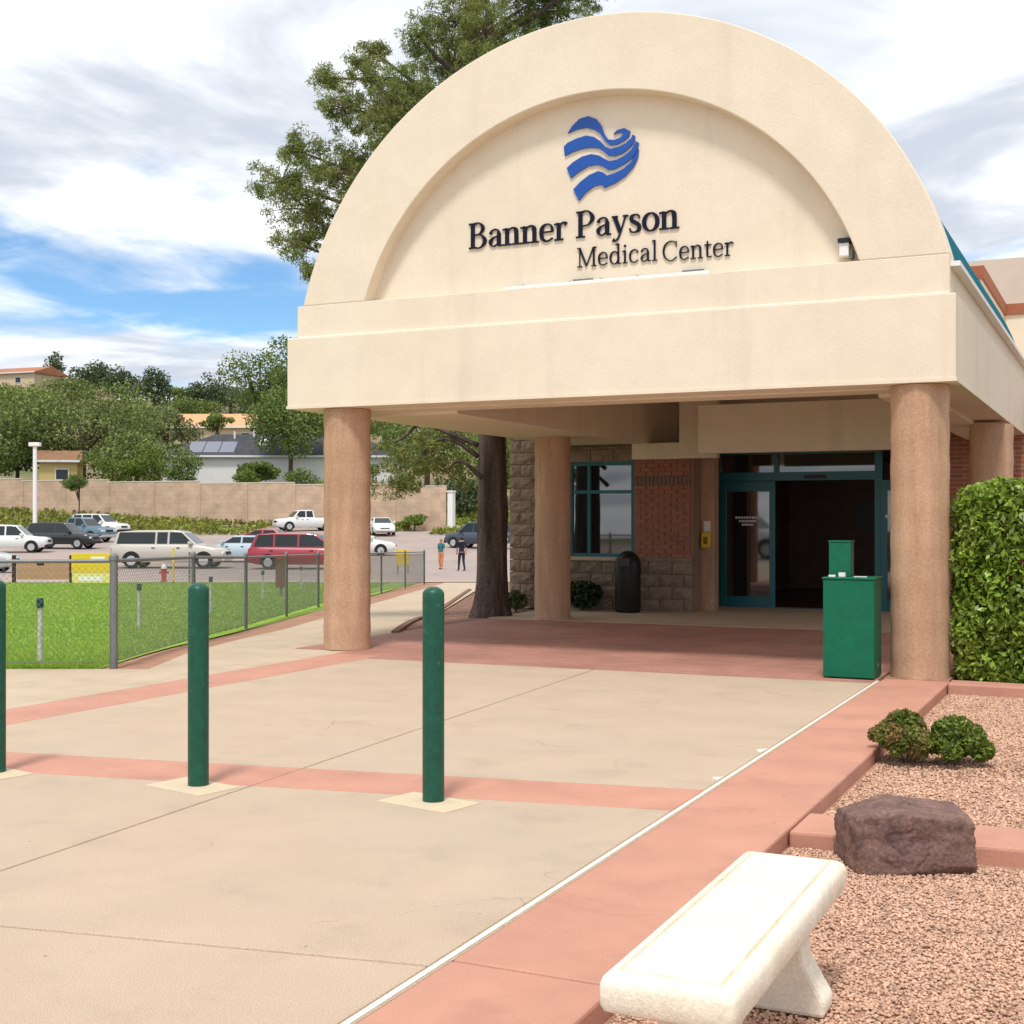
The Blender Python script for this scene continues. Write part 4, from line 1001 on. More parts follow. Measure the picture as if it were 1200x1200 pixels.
# ------------------------------------------------------------------ pine behind the canopy
def pine():
    rng = np.random.default_rng(5)
    bx, by = sight(573, 20.2); bz = terr(bx, by)
    root = empty('pine_tree', (bx, by, bz), 'tall pine with dark rough trunk and open crown behind the canopy', 'tree')
    pt = lambda px, py, d: np.array([*sight(px, d), EYE - (py - 607) * d / 1540])
    # trunk: fluted rings
    n = 44; v = []; f = []; zs = np.concatenate([[-.15, 0, .06, .15, .3, .5], np.linspace(.6, 11.5, 90)])
    axis = []
    for j, z in enumerate(zs):
        t = max(0, z) / 11.5; rad = .235 * (1 - .70 * t) + .09 * math.exp(-max(0, z) / .25)
        cx = bx + .10 * math.sin(z * .45) - .14 * t * 2; cy = by + .08 * math.sin(z * .6 + 1); axis.append((cx, cy, bz + z))
        for k in range(n):
            an = 2 * math.pi * k / n
            q = 1 + .12 * mnoise.noise(Vector((math.cos(an) * 3, math.sin(an) * 3, z * .9))) + .13 * abs(mnoise.noise(Vector((math.cos(an) * 7, math.sin(an) * 7, z * 1.6))))
            if z < .4: q += .16 * max(0, .4 - z) * math.sin(an * 5 + 1)
            v.append((cx + rad * q * math.cos(an), cy + rad * q * math.sin(an), bz + z))
    for j in range(len(zs) - 1):
        for k in range(n): f.append((j * n + k, j * n + (k + 1) % n, (j + 1) * n + (k + 1) % n, (j + 1) * n + k))
    MB().add(v, f).build('trunk', M['bark'], root, smooth=True)
    tr = lambda z: np.array([np.interp(z, zs, [a[i] for a in axis]) for i in range(3)])
    # foliage lobes seen round the gable
    lob = [(330, 212, 34), (352, 178, 26), (362, 245, 48), (345, 285, 26), (395, 205, 40), (410, 268, 40), (368, 318, 16),
           (385, 92, 20), (400, 125, 30), (425, 85, 26), (440, 130, 42), (436, 60, 18), (470, 110, 40), (480, 165, 60), (430, 200, 45),
           (492, 45, 30), (530, 80, 50), (535, 25, 36), (570, 40, 44), (600, 90, 60), (620, 5, 44), (655, 12, 34), (560, -20, 44), (640, -60, 60), (690, -30, 44), (600, -110, 55), (520, 140, 60), (560, 190, 60), (690, -90, 40)]
    V = []; F = []; off = 0; br = MB(); tw = MB()
    for px, py, rp in lob:
        d = 20.3 + rng.uniform(-1.0, 1.3); c = pt(px, py, d); r = rp * d / 1540
        zt = min(10.8, max(3.2, (c[2] - bz) - .25 * np.linalg.norm(c[:2] - [bx, by]) - .4)); a = tr(zt)
        mid = a * .45 + c * .55 + np.array([rng.normal(0, .12), rng.normal(0, .12), rng.uniform(-.1, .3)])
        br.tube([tuple(a), tuple(a * .75 + mid * .25 + [0, 0, .05]), tuple(mid), tuple(c)], [.07, .055, .036, .014], 7)
        nt_ = int(9 + 22 * r * r * 8)
        for k in range(nt_):
            q = rng.normal(size=3); q /= np.linalg.norm(q); p = c + q * r * rng.uniform(.25, 1.1) ** .8 * np.array([1, 1, .85])
            if k % 2 == 0: tw.tube([tuple(c + (p - c) * .1), tuple(c + (p - c) * .6 + [0, 0, .03]), tuple(p)], [.012, .008, .003], 4, False)
            m = int(rng.integers(60, 95)); rr = rng.uniform(.08, .17)
            P, N_ = blob_points(p, (rr, rr, rr * .8), m, rng, .25)
            vv, ff = leaves(P, .080, .17, N_, .0, rng=rng); V.append(vv); F.append(ff + off); off += len(vv)
    # low sparse boughs seen below the canopy soffit
    for pts, tips in (([(560, 522), (520, 505), (492, 497), (470, 515), (446, 520)], [(452, 524), (470, 530), (500, 515), (485, 512), (440, 540)]),
                      ([(560, 535), (530, 515), (505, 520), (490, 545), (484, 560)], [(484, 562), (495, 548), (510, 530), (520, 548), (468, 556), (455, 566), (446, 576), (470, 572)]),
                      ([(565, 560), (540, 540), (525, 550)], [(525, 552), (535, 560), (540, 548)])):
        d = 19.6; P3 = [pt(a, b, d + .12 * i) for i, (a, b) in enumerate(pts)]
        br.tube([tuple(q) for q in smooth_pts([tuple(q) for q in P3], 4)], list(np.linspace(.042, .012, (len(pts) - 1) * 4 + 1)), 7)
        for tp in tips:
            p = pt(*tp, d + .3); near = min(P3, key=lambda q: np.linalg.norm(q - p)); tw.tube([tuple(near), tuple((near + p) / 2 + [0, 0, .04]), tuple(p)], [.010, .007, .003], 4, False)
            for k in range(4):
                P, N_ = blob_points(p + rng.normal(0, .10, 3), (.13, .13, .10), 60, rng, .2)
                vv, ff = leaves(P, .09, .2, N_, 0, rng=rng); V.append(vv); F.append(ff + off); off += len(vv)
    br.build('limbs', M['bark'], root, smooth=True)['kind'] = 'stuff'; tw.build('twigs', M['twig'], root)
    np_mesh('crown', np.concatenate(V), np.concatenate(F), leafmat('pine needles', (.19, .235, .055), (.29, .30, .10), .55, .5, .6, scale=1.6), root)
pine()

# ------------------------------------------------------------------ trees beyond the lot
leafM = [leafmat('olive crown', (.13, .18, .042), (.195, .235, .07), .6, .25, .5, scale=.25), leafmat('juniper crown', (.065, .10, .042), (.10, .135, .055), .6, .2, .5, scale=.3),
         leafmat('fresh crown', (.13, .20, .028), (.19, .24, .045), .55, .3, .45, scale=.3), leafmat('sage crown', (.15, .18, .07), (.21, .23, .10), .6, .25, .4, scale=.3),
         leafmat('elm crown', (.125, .19, .04), (.19, .24, .06), .55, .3, .5, scale=.3)]
barkF = mat('far bark', (.10, .07, .05), .9, .2, 3)
tcount = [100]
def tree(px, ybase, ytop, wpx, d, kind, label, n=5200, leaf=.34, lumps=16, open_=0.0, name='tree', cat='tree', trunk=True, group='trees on the slope beyond the lot'):
    """tree whose crown spans wpx columns and reaches up to photo row ytop at distance d"""
    tcount[0] += 1; rng = np.random.default_rng(tcount[0])
    x, y = sight(px, d); z = terr(x, y); zt = EYE - (ytop - 607) * d / 1540; zb = max(z + .2, EYE - (ybase - 607) * d / 1540)
    W_ = wpx * d / 1540 / 2 * 1.12; H_ = (zt - zb) / 2; cz = (zt + zb) / 2
    root = empty(name, (x, y, z), label, cat, group)
    cs = []
    for k in range(lumps):
        q = rng.normal(size=3); q /= np.linalg.norm(q); s = rng.uniform(.45, .80)
        rr = rng.uniform(.30, .50); cs.append((np.array([x, y, cz]) + q * np.array([W_, W_, H_]) * s, np.array([W_, W_, H_]) * rr * np.array([1, 1, .85])))
    if not open_: cs.append((np.array([x, y, cz]), np.array([W_, W_, H_]) * .66))
    V = []; F = []; off = 0; tot = sum(np.prod(q[1]) ** (2 / 3) for q in cs)
    for c, r in cs:
        k = max(20, int(n * np.prod(r) ** (2 / 3) / tot)); P, N_ = blob_points(c, r, k, rng, .35)
        if open_:
            hole = np.array([mnoise.noise(Vector(p * .55)) for p in P]) > -.10 - open_ * .1; P, N_ = P[hole], N_[hole]
        v, f = leaves(P, leaf, .6, N_, .25, rng=rng); V.append(v); F.append(f + off); off += len(v)
    np_mesh('crown', np.concatenate(V), np.concatenate(F), leafM[kind], root)
    if trunk:
        mb = MB(); r0 = max(.08, W_ * .055)
        mb.tube([(x, y, z - .4), (x + .1, y, z + (cz - z) * .5), (x, y + .1, cz)], [r0, r0 * .8, r0 * .5], 8)
        for c, r in cs[:9]: mb.tube([(x, y, z + (cz - z) * .55), tuple((np.array([x, y, cz]) + c) / 2), tuple(c)], [r0 * .5, r0 * .32, r0 * .1], 5)
        mb.build('trunk', barkF, root, smooth=True)
T = tree
T(95, 560, 447, 200, 146, 0, 'huge rounded olive green tree above the block wall', 15000, .36, 30)
T(-10, 560, 478, 110, 138, 0, 'dusty olive tree at the left picture edge behind the lamp pole', 5500, .36)
T(15, 500, 444, 100, 195, 2, 'light green tree below the orange ridge house', 3200, .45)
T(62, 446, 410, 30, 258, 1, 'thin dark pine rising above the ridge house', 900, .5, 8, trunk=True)
T(108, 470, 418, 58, 250, 1, 'broad dark juniper on the ridge right of the ridge house', 3200, .5)
T(146, 480, 430, 44, 240, 1, 'dark ridge juniper between two larger ones', 2400, .5)
T(180, 482, 426, 44, 225, 1, 'dark pointed juniper at right end of the left ridge group', 2600, .45)
T(214, 486, 452, 50, 240, 0, 'low brownish green scrub tree in the ridge gap', 1800, .5)
T(243, 484, 435, 48, 225, 1, 'dark juniper left of the tall airy tree on the ridge', 2600, .45)
T(196, 530, 474, 70, 170, 3, 'pale sage green bushy tree left of the tan roof', 4200, .38)
T(305, 490, 398, 96, 165, 4, 'tall airy green tree with sky gaps left of the canopy', 5200, .36, 20, open_=1.2)
T(345, 480, 382, 70, 160, 4, 'tall airy green tree touching the canopy edge', 4600, .36, 18, open_=1.0)
T(340, 545, 445, 100, 143, 4, 'dense mid green tree in front of the grey roof, behind front left column', 7600, .33, 20)
T(255, 508, 480, 34, 176, 4, 'small green tree in front of the tan roof', 1400, .36, 8)
T(410, 520, 470, 120, 172, 0, 'olive tree behind the grey roofed house right of front left column', 3600, .4)
T(500, 560, 470, 120, 140, 4, 'shaded green tree behind the end of the block wall', 7000, .33)
T(590, 590, 480, 120, 132, 2, 'bright green tree seen both sides of the pine trunk', 6800, .33)
T(545, 600, 560, 70, 124, 1, 'dark hedge-like tree right of the block wall end', 3600, .3)
for q in ((-30, 520, 452, 110, 205, 0), (45, 500, 450, 70, 215, 4), (150, 505, 455, 90, 200, 0), (225, 490, 462, 70, 214, 4), (310, 490, 455, 100, 212, 1), (20, 560, 500, 90, 150, 1),
          (380, 500, 440, 110, 200, 1), (450, 520, 455, 110, 190, 4), (270, 480, 450, 80, 235, 1), (85, 475, 440, 80, 235, 0), (160, 565, 500, 110, 136.5, 0), (300, 565, 540, 60, 138, 4), (-60, 480, 440, 90, 235, 1)):
    T(*q, 'green tree merged with its neighbours in the hillside woodland', 3000, .4, 12)
B = lambda *a, **k: tree(*a, name='bush', cat='bush', group='bushes along the block wall', **k)
B(137, 582, 527, 50, 131, 2, 'bright green bush behind wall, left one of a close pair', n=2600, leaf=.24, lumps=9)
B(178, 582, 515, 46, 131, 2, 'bright green bush behind wall, taller right one of a close pair', n=2800, leaf=.24, lumps=9)
B(217, 582, 520, 44, 130, 4, 'greyish green bush behind wall left of white house wall', n=2600, leaf=.24, lumps=9)
B(290, 580, 541, 28, 127.5, 2, 'climbing green bush hanging over the wall top', n=1800, leaf=.2, lumps=8)
B(355, 582, 548, 60, 131, 4, 'low dark bush behind wall beside front left column', n=1800, leaf=.24, lumps=8)
B(92, 577, 554, 33, 121, 4, 'small round-headed tree standing in front of the block wall', n=1800, leaf=.18, lumps=7)
B(485, 628, 600, 36, 113, 2, 'yellow green bush in front of right end of block wall', n=1500, leaf=.22, lumps=7)

# ------------------------------------------------------------------ block wall
wallm = brickmat('far block wall', (.57, .41, .285), (.52, .37, .255), (.46, .33, .23), .8, .4, 1.0, 'xz', .02, .2)
bw = empty('block_wall', (*sight(230, 122), 2.0), 'long tan block wall stepping down along the bank behind the car park', 'wall')
W0, W1 = Vector(sight(-70, 130)), Vector(sight(523, 113.5))
nseg = 11
for i in range(nseg):
    p = W0.lerp(W1, i / nseg); q = W0.lerp(W1, (i + 1) / nseg); t = (q - p).normalized(); nn = Vector((-t.y, t.x)) * .12
    zt = 5.35 - 1.12 * (math.floor(i / 2) * 2 + 1) / nseg
    g = t * .004
    MB().prism([tuple(p + g + nn), tuple(q - g + nn), tuple(q - g - nn), tuple(p + g - nn)], -.6, zt).build('panel', wallm, bw)
    n2 = nn * 1.25; MB().prism([tuple(p + g + n2), tuple(q - g + n2), tuple(q - g - n2), tuple(p + g - n2)], zt + .002, zt + .10).build('cap', M['paleblock'], bw)
    n3 = nn * 1.5; MB().prism([tuple(p - t * .2 + n3), tuple(p + t * .2 + n3), tuple(p + t * .2 - n3), tuple(p - t * .2 - n3)], -.6, zt + .0).build('pilaster', wallm, bw)
x, y = sight(529, 113.5); gp = empty('gate_post', (x, y, terr(x, y)), 'white gate post at right end of the block wall', 'post')
MB().box(-.25, .25, -.25, .25, -.4, 3.3).build('shaft', M['paintwhite'], gp, local=True); MB().box(-.32, .32, -.32, .32, 3.302, 3.42).build('cap', M['paintwhite'], gp, local=True)

# ------------------------------------------------------------------ houses
rtile = mat('orange tile roof', (.42, .17, .085), .85, .12, .8, (.36, .15, .08), fine=.2, fscale=6)
rtan = mat('tan shingle roof', (.58, .34, .17), .85, .10, .8, fine=.15, fscale=5)
rgrey = mat('grey shingle roof', (.045, .048, .056), .85, .15, 1, (.07, .07, .078), fine=.2, fscale=5)
hwhite = mat('white siding', (.72, .72, .72), .7, .04, 1); hcream = mat('cream render', (.58, .46, .31), .85, .05, 1)
def house(name, px, d, w, dep, ztop_px, eave_px, label, roofm, wallm_, rz=0.0, hip=False, over=.5, wins=((-.3, .9), (.2, .9)), drop=6.0):
    x, y = sight(px, d); zr = EYE - (ztop_px - 607) * d / 1540; ze = EYE - (eave_px - 607) * d / 1540; z0 = min(terr(x, y) - .5, ze - 2.4)
    r = empty(name, (x, y, z0), label, 'house', rz=YAW + rz); h = ze - z0; rh = zr - z0
    MB().box(-w / 2, w / 2, -dep / 2, dep / 2, 0, h).build('wall', wallm_, r, local=True)
    a, b = w / 2 + over, dep / 2 + over; k = (a - b) if hip else a
    he = h - .12
    v = [(-a, -b, he), (a, -b, he), (a, b, he), (-a, b, he), (-k, 0, rh), (k, 0, rh), (-a, -b, he + .18), (a, -b, he + .18), (a, b, he + .18), (-a, b, he + .18)]
    ro = MB().add(v, [(3, 2, 1, 0), (0, 1, 7, 6), (1, 2, 8, 7), (2, 3, 9, 8), (3, 0, 6, 9), (6, 7, 5, 4), (8, 9, 4, 5), (7, 8, 5), (9, 6, 4)]).build('roof', roofm, r, local=True)
    MB().box(-a - .02, a + .02, -b - .05, -b - .01, he - .02, he + .20).build('gutter', hwhite, ro, local=True)
    for fx, wz in wins:
        f_ = MB().box(fx * w - .7, fx * w + .7, -dep / 2 - .06, -dep / 2 - .01, h - 2.0, h - .8).build('window', hwhite, r, local=True)
        MB().box(fx * w - .6, fx * w + .6, -dep / 2 - .08, -dep / 2 - .062, h - 1.9, h - .9).build('pane', M['carglass'], f_, local=True)
    return r, ro, (he, rh, a, b, w, dep, h)
house('house', 28, 256, 12.5, 9, 431, 440, 'orange tiled house on the ridge at far left', rtile, hcream, rz=-.35)
house('house', 102, 262, 10, 6, 443, 447, 'flat pale green roofed house peeking over the huge olive tree', mat('pale green roof', (.50, .56, .44), .8), hcream)
house('house', 253, 198, 13.5, 9, 485, 503, 'house with a broad tan shingle roof half hidden by a small green tree', rtan, hcream, wins=((-.35, .9), (.4, .9)))
r, ro, (he, rh, a, b, w_, dep, h) = house('house', 335, 150, 26, 10, 509, 537, 'long white house with dark grey roof and solar panels behind the block wall', rgrey, hwhite, rz=.03, hip=True, wins=((-.05, .9), (.4, .9)))
sl = (rh - he - .18) / b
solar = mat('solar panel', (.16, .17, .22), .25, .05, 2, spec=.6)
def on_roof(x0, x1, t0, t1, lift=.06):
    y0, y1 = -b + b * t0, -b + b * t1; z0_, z1_ = he + .18 + sl * b * t0, he + .18 + sl * b * t1
    return MB().add([(x0, y0, z0_ + .02), (x1, y0, z0_ + .02), (x1, y1, z1_ + .02), (x0, y1, z1_ + .02), (x0, y0, z0_ + lift), (x1, y0, z0_ + lift), (x1, y1, z1_ + lift), (x0, y1, z1_ + lift)],
                    [(0, 3, 2, 1), (4, 5, 6, 7), (0, 1, 5, 4), (1, 2, 6, 5), (2, 3, 7, 6), (3, 0, 4, 7)])
for k in range(3): on_roof(-10.2 + k * 1.75, -8.55 + k * 1.75, .12, .62).build('solar_panel', solar, ro, local=True)
on_roof(-2.6, -1.7, .45, .75, .4).build('skylight', hwhite, ro, local=True)
for xx, t_ in ((-5.6, .8), (-3.5, .9), (-1.4, .2)):
    MB().lathe([(.13, 0), (.13, .9), (.16, .95)], 8, (xx, -b + b * t_, he + .18 + sl * b * t_ - .1)).build('vent_pipe', hwhite, ro, local=True)
house('shed', 72, 139, 3.8, 3.5, 528, 541, 'small yellow walled shed with brown tiled roof under the olive tree', mat('brown tile', (.30, .16, .09), .85, .15, 2), mat('yellow render', (.60, .47, .20), .85), rz=.15, wins=((.1, .9),))

# ------------------------------------------------------------------ parked cars
def paint(name, c): return mat('car paint ' + name, c, .35, .02, 2, spec=.5, coat=.6)
tyre = mat('tyre', (.018, .018, .018), .85); rim = mat('rim', (.55, .55, .56), .35, metal=.6); dark = mat('car trim', (.02, .02, .022), .6)
lampm = mat('headlamp', (.75, .76, .78), .15, spec=.7); tailm = mat('tail lamp', (.35, .015, .012), .25, spec=.6); plate = M['paintwhite']
KIND = {
 'sedan': dict(L=4.6, W=1.78, low=[(-2.3, .62), (-2.25, .93), (-1.7, 1.0), (-.8, .98), (.9, .94), (1.7, .84), (2.15, .72), (2.3, .55)], cab=[(-1.75, .99), (-1.05, 1.38), (-.3, 1.44), (.25, 1.41), (1.15, .93)], pil=(-.25,), wr=.32, wx=(-1.38, 1.40)),
 'suv': dict(L=4.7, W=1.86, low=[(-2.35, .6), (-2.32, 1.02), (-1.6, 1.06), (0, 1.05), (1.0, 1.05), (1.8, 1.0), (2.25, .9), (2.35, .6)], cab=[(-2.28, 1.05), (-2.05, 1.70), (-1.2, 1.77), (.1, 1.76), (.45, 1.70), (1.15, 1.05)], pil=(-1.15, -.2), wr=.36, wx=(-1.40, 1.42)),
 'van': dict(L=4.95, W=1.9, low=[(-2.48, .55), (-2.45, 1.0), (-1.6, 1.04), (0, 1.02), (1.1, 1.0), (1.9, .92), (2.35, .78), (2.48, .55)], cab=[(-2.40, 1.02), (-2.12, 1.64), (-1.2, 1.72), (.3, 1.70), (.75, 1.62), (1.80, .94)], pil=(-1.25, -.1), wr=.33, wx=(-1.50, 1.52)),
 'pickup': dict(L=5.4, W=1.92, low=[(-2.7, .65), (-2.68, 1.12), (-1.6, 1.14), (-.6, 1.14), (1.2, 1.12), (2.0, 1.06), (2.55, .98), (2.7, .62)], cab=[(-.62, 1.13), (-.48, 1.74), (-.2, 1.80), (.55, 1.79), (.8, 1.72), (1.38, 1.12)], pil=(.2,), wr=.38, wx=(-1.70, 1.70)),
 'shell': dict(L=5.5, W=1.92, low=[(-2.75, .65), (-2.73, 1.12), (-1.6, 1.14), (-.6, 1.14), (1.2, 1.12), (2.0, 1.04), (2.6, .90), (2.75, .60)], cab=[(-2.62, 1.13), (-2.45, 1.74), (-1.5, 1.82), (.3, 1.82), (.72, 1.74), (1.45, 1.12)], pil=(-.55, .05), wr=.38, wx=(-1.70, 1.78)),
}
def car(kind, px, d, rz, col, cname, label, dz=0.0):
    K = KIND[kind]; L_, w = K['L'], K['W'] / 2; x, y = sight(px, d); pm = paint(cname, col)
    nx_, ny_ = -SN, CS
    zf = terr(x, y) - .03
    r = empty('parked_car', (x, y, zf + dz), label, 'car', 'cars parked in the lot', rz=YAW + rz)
    # lower hull
    low = smooth_pts(K['low'], 4); rings = []
    zb = .30 if kind in ('pickup', 'shell', 'suv') else .22
    for X, Z in low:
        e = min(1, (L_ / 2 - abs(X)) / .45); ww = w * (.80 + .20 * math.sqrt(max(0, e))); b0 = zb + .12 * (1 - e)
        h = max(.12, Z - b0)
        rings.append([(X, -ww * .90, b0), (X, -ww * .985, b0 + h * .22), (X, -ww, b0 + h * .55), (X, -ww * .97, b0 + h * .88), (X, -ww * .88, Z), (X, 0, Z + .02),
                      (X, ww * .88, Z), (X, ww * .97, b0 + h * .88), (X, ww, b0 + h * .55), (X, ww * .985, b0 + h * .22), (X, ww * .90, b0)])
    n = len(rings[0]); v = [p for rg in rings for p in rg]; f = []
    for i in range(len(rings) - 1):
        for k in range(n): f.append((i * n + k, (i + 1) * n + k, (i + 1) * n + (k + 1) % n, i * n + (k + 1) % n))
    f.append(tuple(range(n))); f.append(tuple(range((len(rings) - 1) * n + n - 1, (len(rings) - 1) * n - 1, -1)))
    MB().add(v, f).build('body', pm, r, smooth=True, local=True)
    # cabin
    cab = K['cab']; zb_, zt = cab[0][1], max(p[1] for p in cab)
    wy = lambda z: w * (.90 - .17 * (z - zb_ + .1) / (zt - zb_))
    cp = [(cab[0][0] + .02, zb_ - .08)] + cab + [(cab[-1][0] - .0, cab[-1][1] - .10)]
    n = len(cp); v = [(p[0], -wy(p[1]), p[1]) for p in cp] + [(p[0], wy(p[1]), p[1]) for p in cp]
    f = [tuple(range(n)), tuple(range(2 * n - 1, n - 1, -1))] + [(i, n + i, n + i + 1, i + 1) for i in range(n - 1)]
    MB().add(v, f).build('cabin', pm, r, local=True, bevel=.05)
    # side glass between pillars
    z0, z1 = zb_ + .05, zt - .09
    def edge(z, rear):
        pts = cab if rear else cab[::-1]
        for (xa, za), (xb, zb2) in zip(pts, pts[1:]):
            if za <= z <= zb2: return xa + (xb - xa) * (z - za) / max(1e-6, zb2 - za)
        return pts[1][0]
    cuts = [None] + list(K['pil']) + [None]
    for s in (-1, 1):
        for i in range(len(cuts) - 1):
            xl0, xl1 = ((edge(z0, True) + .16, edge(z1, True) + .12) if cuts[i] is None else (cuts[i] + .05,) * 2)
            xr0, xr1 = ((edge(z0, False) - .14, edge(z1, False) - .08) if cuts[i + 1] is None else (cuts[i + 1] - .05,) * 2)
            q = [(xl0, z0), (xr0, z0), (xr1, z1), (xl1, z1)]
            vv = [(a, s * (wy(c) + .008), c) for a, c in q] + [(a, s * (wy(c) - .02), c) for a, c in q]
            ff = [(0, 1, 2, 3), (7, 6, 5, 4), (0, 4, 5, 1), (1, 5, 6, 2), (2, 6, 7, 3), (3, 7, 4, 0)]
            MB().add(vv, ff if s < 0 else [t[::-1] for t in ff]).build('side_window', M['carglass'], r, local=True)
        for X in ((cuts[1] or 0) - .1, .55): MB().box(X - .08, X + .08, s * w * .985 - .015, s * w * .985 + .015, zb_ - .16, zb_ - .12).build('door_handle', dark, r, local=True)
        # mirror
        MB().box(cab[-1][0] - .42, cab[-1][0] - .22, s * w * 1.0 - .09, s * w * 1.0 + .09, zb_ + .02, zb_ + .17).build('mirror', pm, r, bevel=.03, local=True)
    def screen(p, q, name):
        (xa, za), (xb, zb2) = p, q; t0, t1 = .12, .93
        xa_, za_ = xa + (xb - xa) * t0, za + (zb2 - za) * t0; xb_, zb_2 = xa + (xb - xa) * t1, za + (zb2 - za) * t1
        nl = math.hypot(zb2 - za, xb - xa); ox, oz = (zb2 - za) / nl * .012, -(xb - xa) / nl * .012
        if (name == 'windscreen') != (ox > 0): ox, oz = -ox, -oz
        a0, a1 = wy(za_) - .07, wy(zb_2) - .07
        vv = [(xa_ + ox, -a0, za_ + oz), (xa_ + ox, a0, za_ + oz), (xb_ + ox, a1, zb_2 + oz), (xb_ + ox, -a1, zb_2 + oz)]
        vv += [(p_[0] - 2 * ox, p_[1], p_[2] - 2 * oz) for p_ in vv]
        MB().add(vv, [(0, 1, 2, 3), (7, 6, 5, 4), (0, 4, 5, 1), (1, 5, 6, 2), (2, 6, 7, 3), (3, 7, 4, 0)]).build(name, M['carglass'], r, local=True)
    screen(cab[-1], cab[-2], 'windscreen'); screen(cab[0], cab[1], 'rear_window')
    # wheels
    wr = K['wr']
    for X in K['wx']:
        for s in (-1, 1):
            ar = [(X + (wr + .07) * math.cos(t), wr + (wr + .07) * math.sin(t)) for t in np.linspace(-.3, math.pi + .3, 16)]
            MB().prism(ar, s * w * .99 - .012, s * w * .99 + .012, axis='y').build('wheel_arch', dark, r, local=True)
            ty = MB(); Mx = Matrix.Translation((X, s * (w - .10), wr)) @ Matrix.Rotation(math.pi / 2, 4, 'X')
            lv = MB().lathe([(wr * .6, -.115), (wr * .93, -.115), (wr, -.08), (wr, .08), (wr * .93, .115), (wr * .6, .115)], 20)
            ty.add([Mx @ Vector(q) for q in lv.v], lv.f); wo = ty.build('wheel', tyre, r, smooth=True, local=True)
            rm = MB(); lv = MB().lathe([(wr * .62, -.12), (wr * .60, -.128), (wr * .2, -.122), (wr * .16, .122), (wr * .60, .128), (wr * .62, .12)], 16)
            rm.add([Mx @ Vector(q) for q in lv.v], lv.f); rm.build('rim', rim, wo, smooth=True, local=True)
    zl = K['low'][-2][1] - .14
    for s in (-1, 1):
        MB().box(L_ / 2 - .22, L_ / 2 - .03, s * w * .68 - .20, s * w * .68 + .20, zl - .09, zl + .05).build('headlight', lampm, r, bevel=.03, local=True)
        MB().box(-L_ / 2 - .0, -L_ / 2 + .12, s * w * .74 - .10, s * w * .74 + .10, .72, .98).build('taillight', tailm, r, bevel=.02, local=True)
    MB().box(L_ / 2 - .16, L_ / 2 + .03, -w * .86, w * .86, .34, .54).build('bumper', dark if kind == 'suv' else (rim if kind in ('pickup', 'shell') else pm), r, bevel=.05, local=True)
    MB().box(-L_ / 2 - .05, -L_ / 2 + .14, -w * .86, w * .86, .36, .56).build('bumper', rim if kind in ('pickup', 'shell') else pm, r, bevel=.05, local=True)
    MB().box(L_ / 2 - .06, L_ / 2 + .015, -w * .40, w * .40, zl - .10, zl + .04).build('grille', dark, r, local=True)
    MB().box(-L_ / 2 - .07, -L_ / 2 - .051, -.16, .16, .58, .68).build('number_plate', plate, r, local=True)
    if kind == 'pickup':
        MB().box(-L_ / 2 + .12, -.72, -w * .80, w * .80, 1.125, 1.172).build('bed_floor', dark, r, local=True)
    return r
WHT, SIL, BLK = (.72, .72, .70), (.47, .44, .385), (.012, .013, .016)
car('suv', 14, 84, .10, WHT, 'white', 'white boxy suv cut off by the left picture edge')
car('suv', 74, 88.5, -.12, BLK, 'black', 'black suv parked between white suv and blue pickup')
car('pickup', 93, 97, -.35, (.10, .17, .22), 'slate blue', 'slate blue pickup behind the black suv')
car('suv', 117, 105, -.35, WHT, 'white', 'white suv farthest back beside the blue pickup')
car('shell', 202, 63.5, -.04, SIL, 'champagne', 'champagne pickup with camper shell behind the fence')
car('sedan', 285, 71, 2.9, (.42, .52, .58), 'pale blue', 'pale blue sedan between champagne pickup and red minivan')
car('sedan', 308, 86, 2.95, (.45, .06, .06), 'red', 'red sedan showing its roof behind the pale blue sedan')
car('van', 356, 62.5, -.05, (.30, .012, .028), 'crimson', 'crimson minivan half hidden by front left column')
car('pickup', 358, 113, 3.6, WHT, 'white', 'white pickup high on the lot below the block wall')
car('sedan', 420, 80, .05, WHT, 'white', 'white sedan whose nose shows right of front left column')
car('sedan', 447, 106, -1.35, WHT, 'white', 'white car parked nose-on farther back right of front left column')
car('suv', 560, 89, 2.5, (.035, .05, .075), 'navy', 'dark navy suv partly hidden by the pine trunk')
car('sedan', -42, 58, .0, (.5, .5, .5), 'silver', 'silver car of which only the nose shows at left edge')

c_ = car('suv', 600, 30, 0, WHT, 'white', 'white suv seen only as a reflection in the entrance glass')
c_.location = (-13.4, -5.5, -.03); c_.rotation_euler = (0, 0, .1)

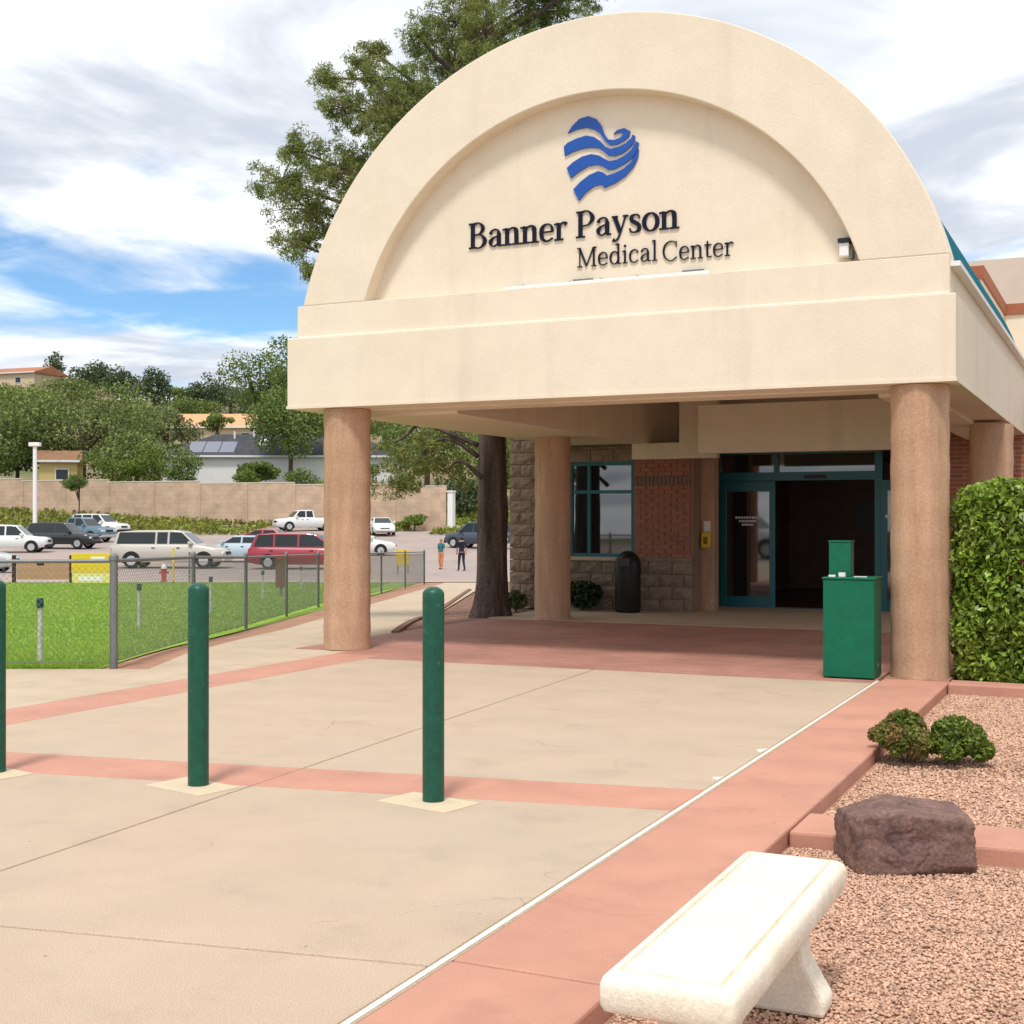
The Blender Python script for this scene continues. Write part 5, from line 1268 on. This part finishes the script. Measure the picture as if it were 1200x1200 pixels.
# ------------------------------------------------------------------ people on the lot
def person(px, d, h, label, top, legs, hair, step, rz):
    k = h / 1.72; x, y = sight(px, d); z = terr(x, y) - .03
    J = {'pel': (0, 0, .95), 'sp': (0, .01, 1.18), 'ch': (0, 0, 1.38), 'nk': (0, 0, 1.50), 'hd': (0, .02, 1.58), 'tp': (0, .01, 1.69),
         'ls': (-.17, 0, 1.40), 'le': (-.22, .03, 1.14), 'lh': (-.21, .13, .90), 'lf': (-.20, .17, .80), 'rs': (.17, 0, 1.40), 're': (.22, -.05, 1.14), 'rh': (.21, -.08, .89), 'rf': (.20, -.08, .79),
         'lp': (-.09, 0, .90), 'lk': (-.10, .06 * step + .04, .50), 'la': (-.10, .14 * step, .09), 'lt': (-.10, .14 * step + .17, .035), 'rp': (.09, 0, .90), 'rk': (.10, -.04 * step + .05, .50), 'ra': (.10, -.16 * step, .09), 'rt': (.10, -.16 * step + .17, .035)}
    R_ = {'pel': .135, 'sp': .125, 'ch': .145, 'nk': .06, 'hd': .10, 'tp': .075, 'ls': .065, 'le': .045, 'lh': .034, 'lf': .028, 'rs': .065, 're': .045, 'rh': .034, 'rf': .028, 'lp': .10, 'lk': .065, 'la': .045, 'lt': .035, 'rp': .10, 'rk': .065, 'ra': .045, 'rt': .035}
    E_ = [('pel', 'sp'), ('sp', 'ch'), ('ch', 'nk'), ('nk', 'hd'), ('hd', 'tp'), ('ch', 'ls'), ('ls', 'le'), ('le', 'lh'), ('lh', 'lf'), ('ch', 'rs'), ('rs', 're'), ('re', 'rh'), ('rh', 'rf'), ('pel', 'lp'), ('lp', 'lk'), ('lk', 'la'), ('la', 'lt'), ('pel', 'rp'), ('rp', 'rk'), ('rk', 'ra'), ('ra', 'rt')]
    names = list(J); me = bpy.data.meshes.new('person'); me.from_pydata([J[n] for n in names], [(names.index(a), names.index(b)) for a, b in E_], [])
    o = bpy.data.objects.new('person_rig', me); COL.objects.link(o); o.modifiers.new('skin', 'SKIN'); sv = me.skin_vertices[0].data
    for i, n in enumerate(names): sv[i].radius = (R_[n], R_[n] * (.75 if n in ('pel', 'sp', 'ch') else 1)); sv[i].use_root = (n == 'pel')
    o.modifiers.new('sub', 'SUBSURF').levels = 2
    dg = bpy.context.evaluated_depsgraph_get(); m2 = bpy.data.meshes.new_from_object(o.evaluated_get(dg)); bpy.data.objects.remove(o)
    m2.materials.clear()
    for mm in (mat('skin', (.45, .26, .17), .6), top, legs, hair, dark): m2.materials.append(mm)
    for p in m2.polygons:
        c = p.center; p.use_smooth = True
        p.material_index = 4 if c.z < .075 else 2 if c.z < .93 and abs(c.x) < .17 else 3 if (c.z > 1.62 or (c.z > 1.52 and c.y < .0)) else 0 if c.z > 1.46 or c.z < .95 or (abs(c.x) > .17 and c.z < 1.16) else 1
    b = bpy.data.objects.new('person', m2); COL.objects.link(b); b.location = (x, y, z); b.scale = (k, k, k); b.rotation_euler = (0, 0, YAW + rz); tag(b, label, 'person', 'people on the lot')
person(517, 62, 1.45, 'person in teal top and orange trousers standing on the lot left of the pine trunk', mat('teal shirt', (.03, .16, .17), .8), mat('orange trousers', (.62, .22, .08), .8), mat('dark hair', (.02, .014, .01), .6), .5, 2.6)
person(541, 60, 1.6, 'person in dark clothes walking on the lot just left of the pine trunk', mat('navy shirt', (.012, .014, .03), .8), mat('navy trousers', (.02, .02, .045), .8), mat('dark hair', ()), 1.0, .4)
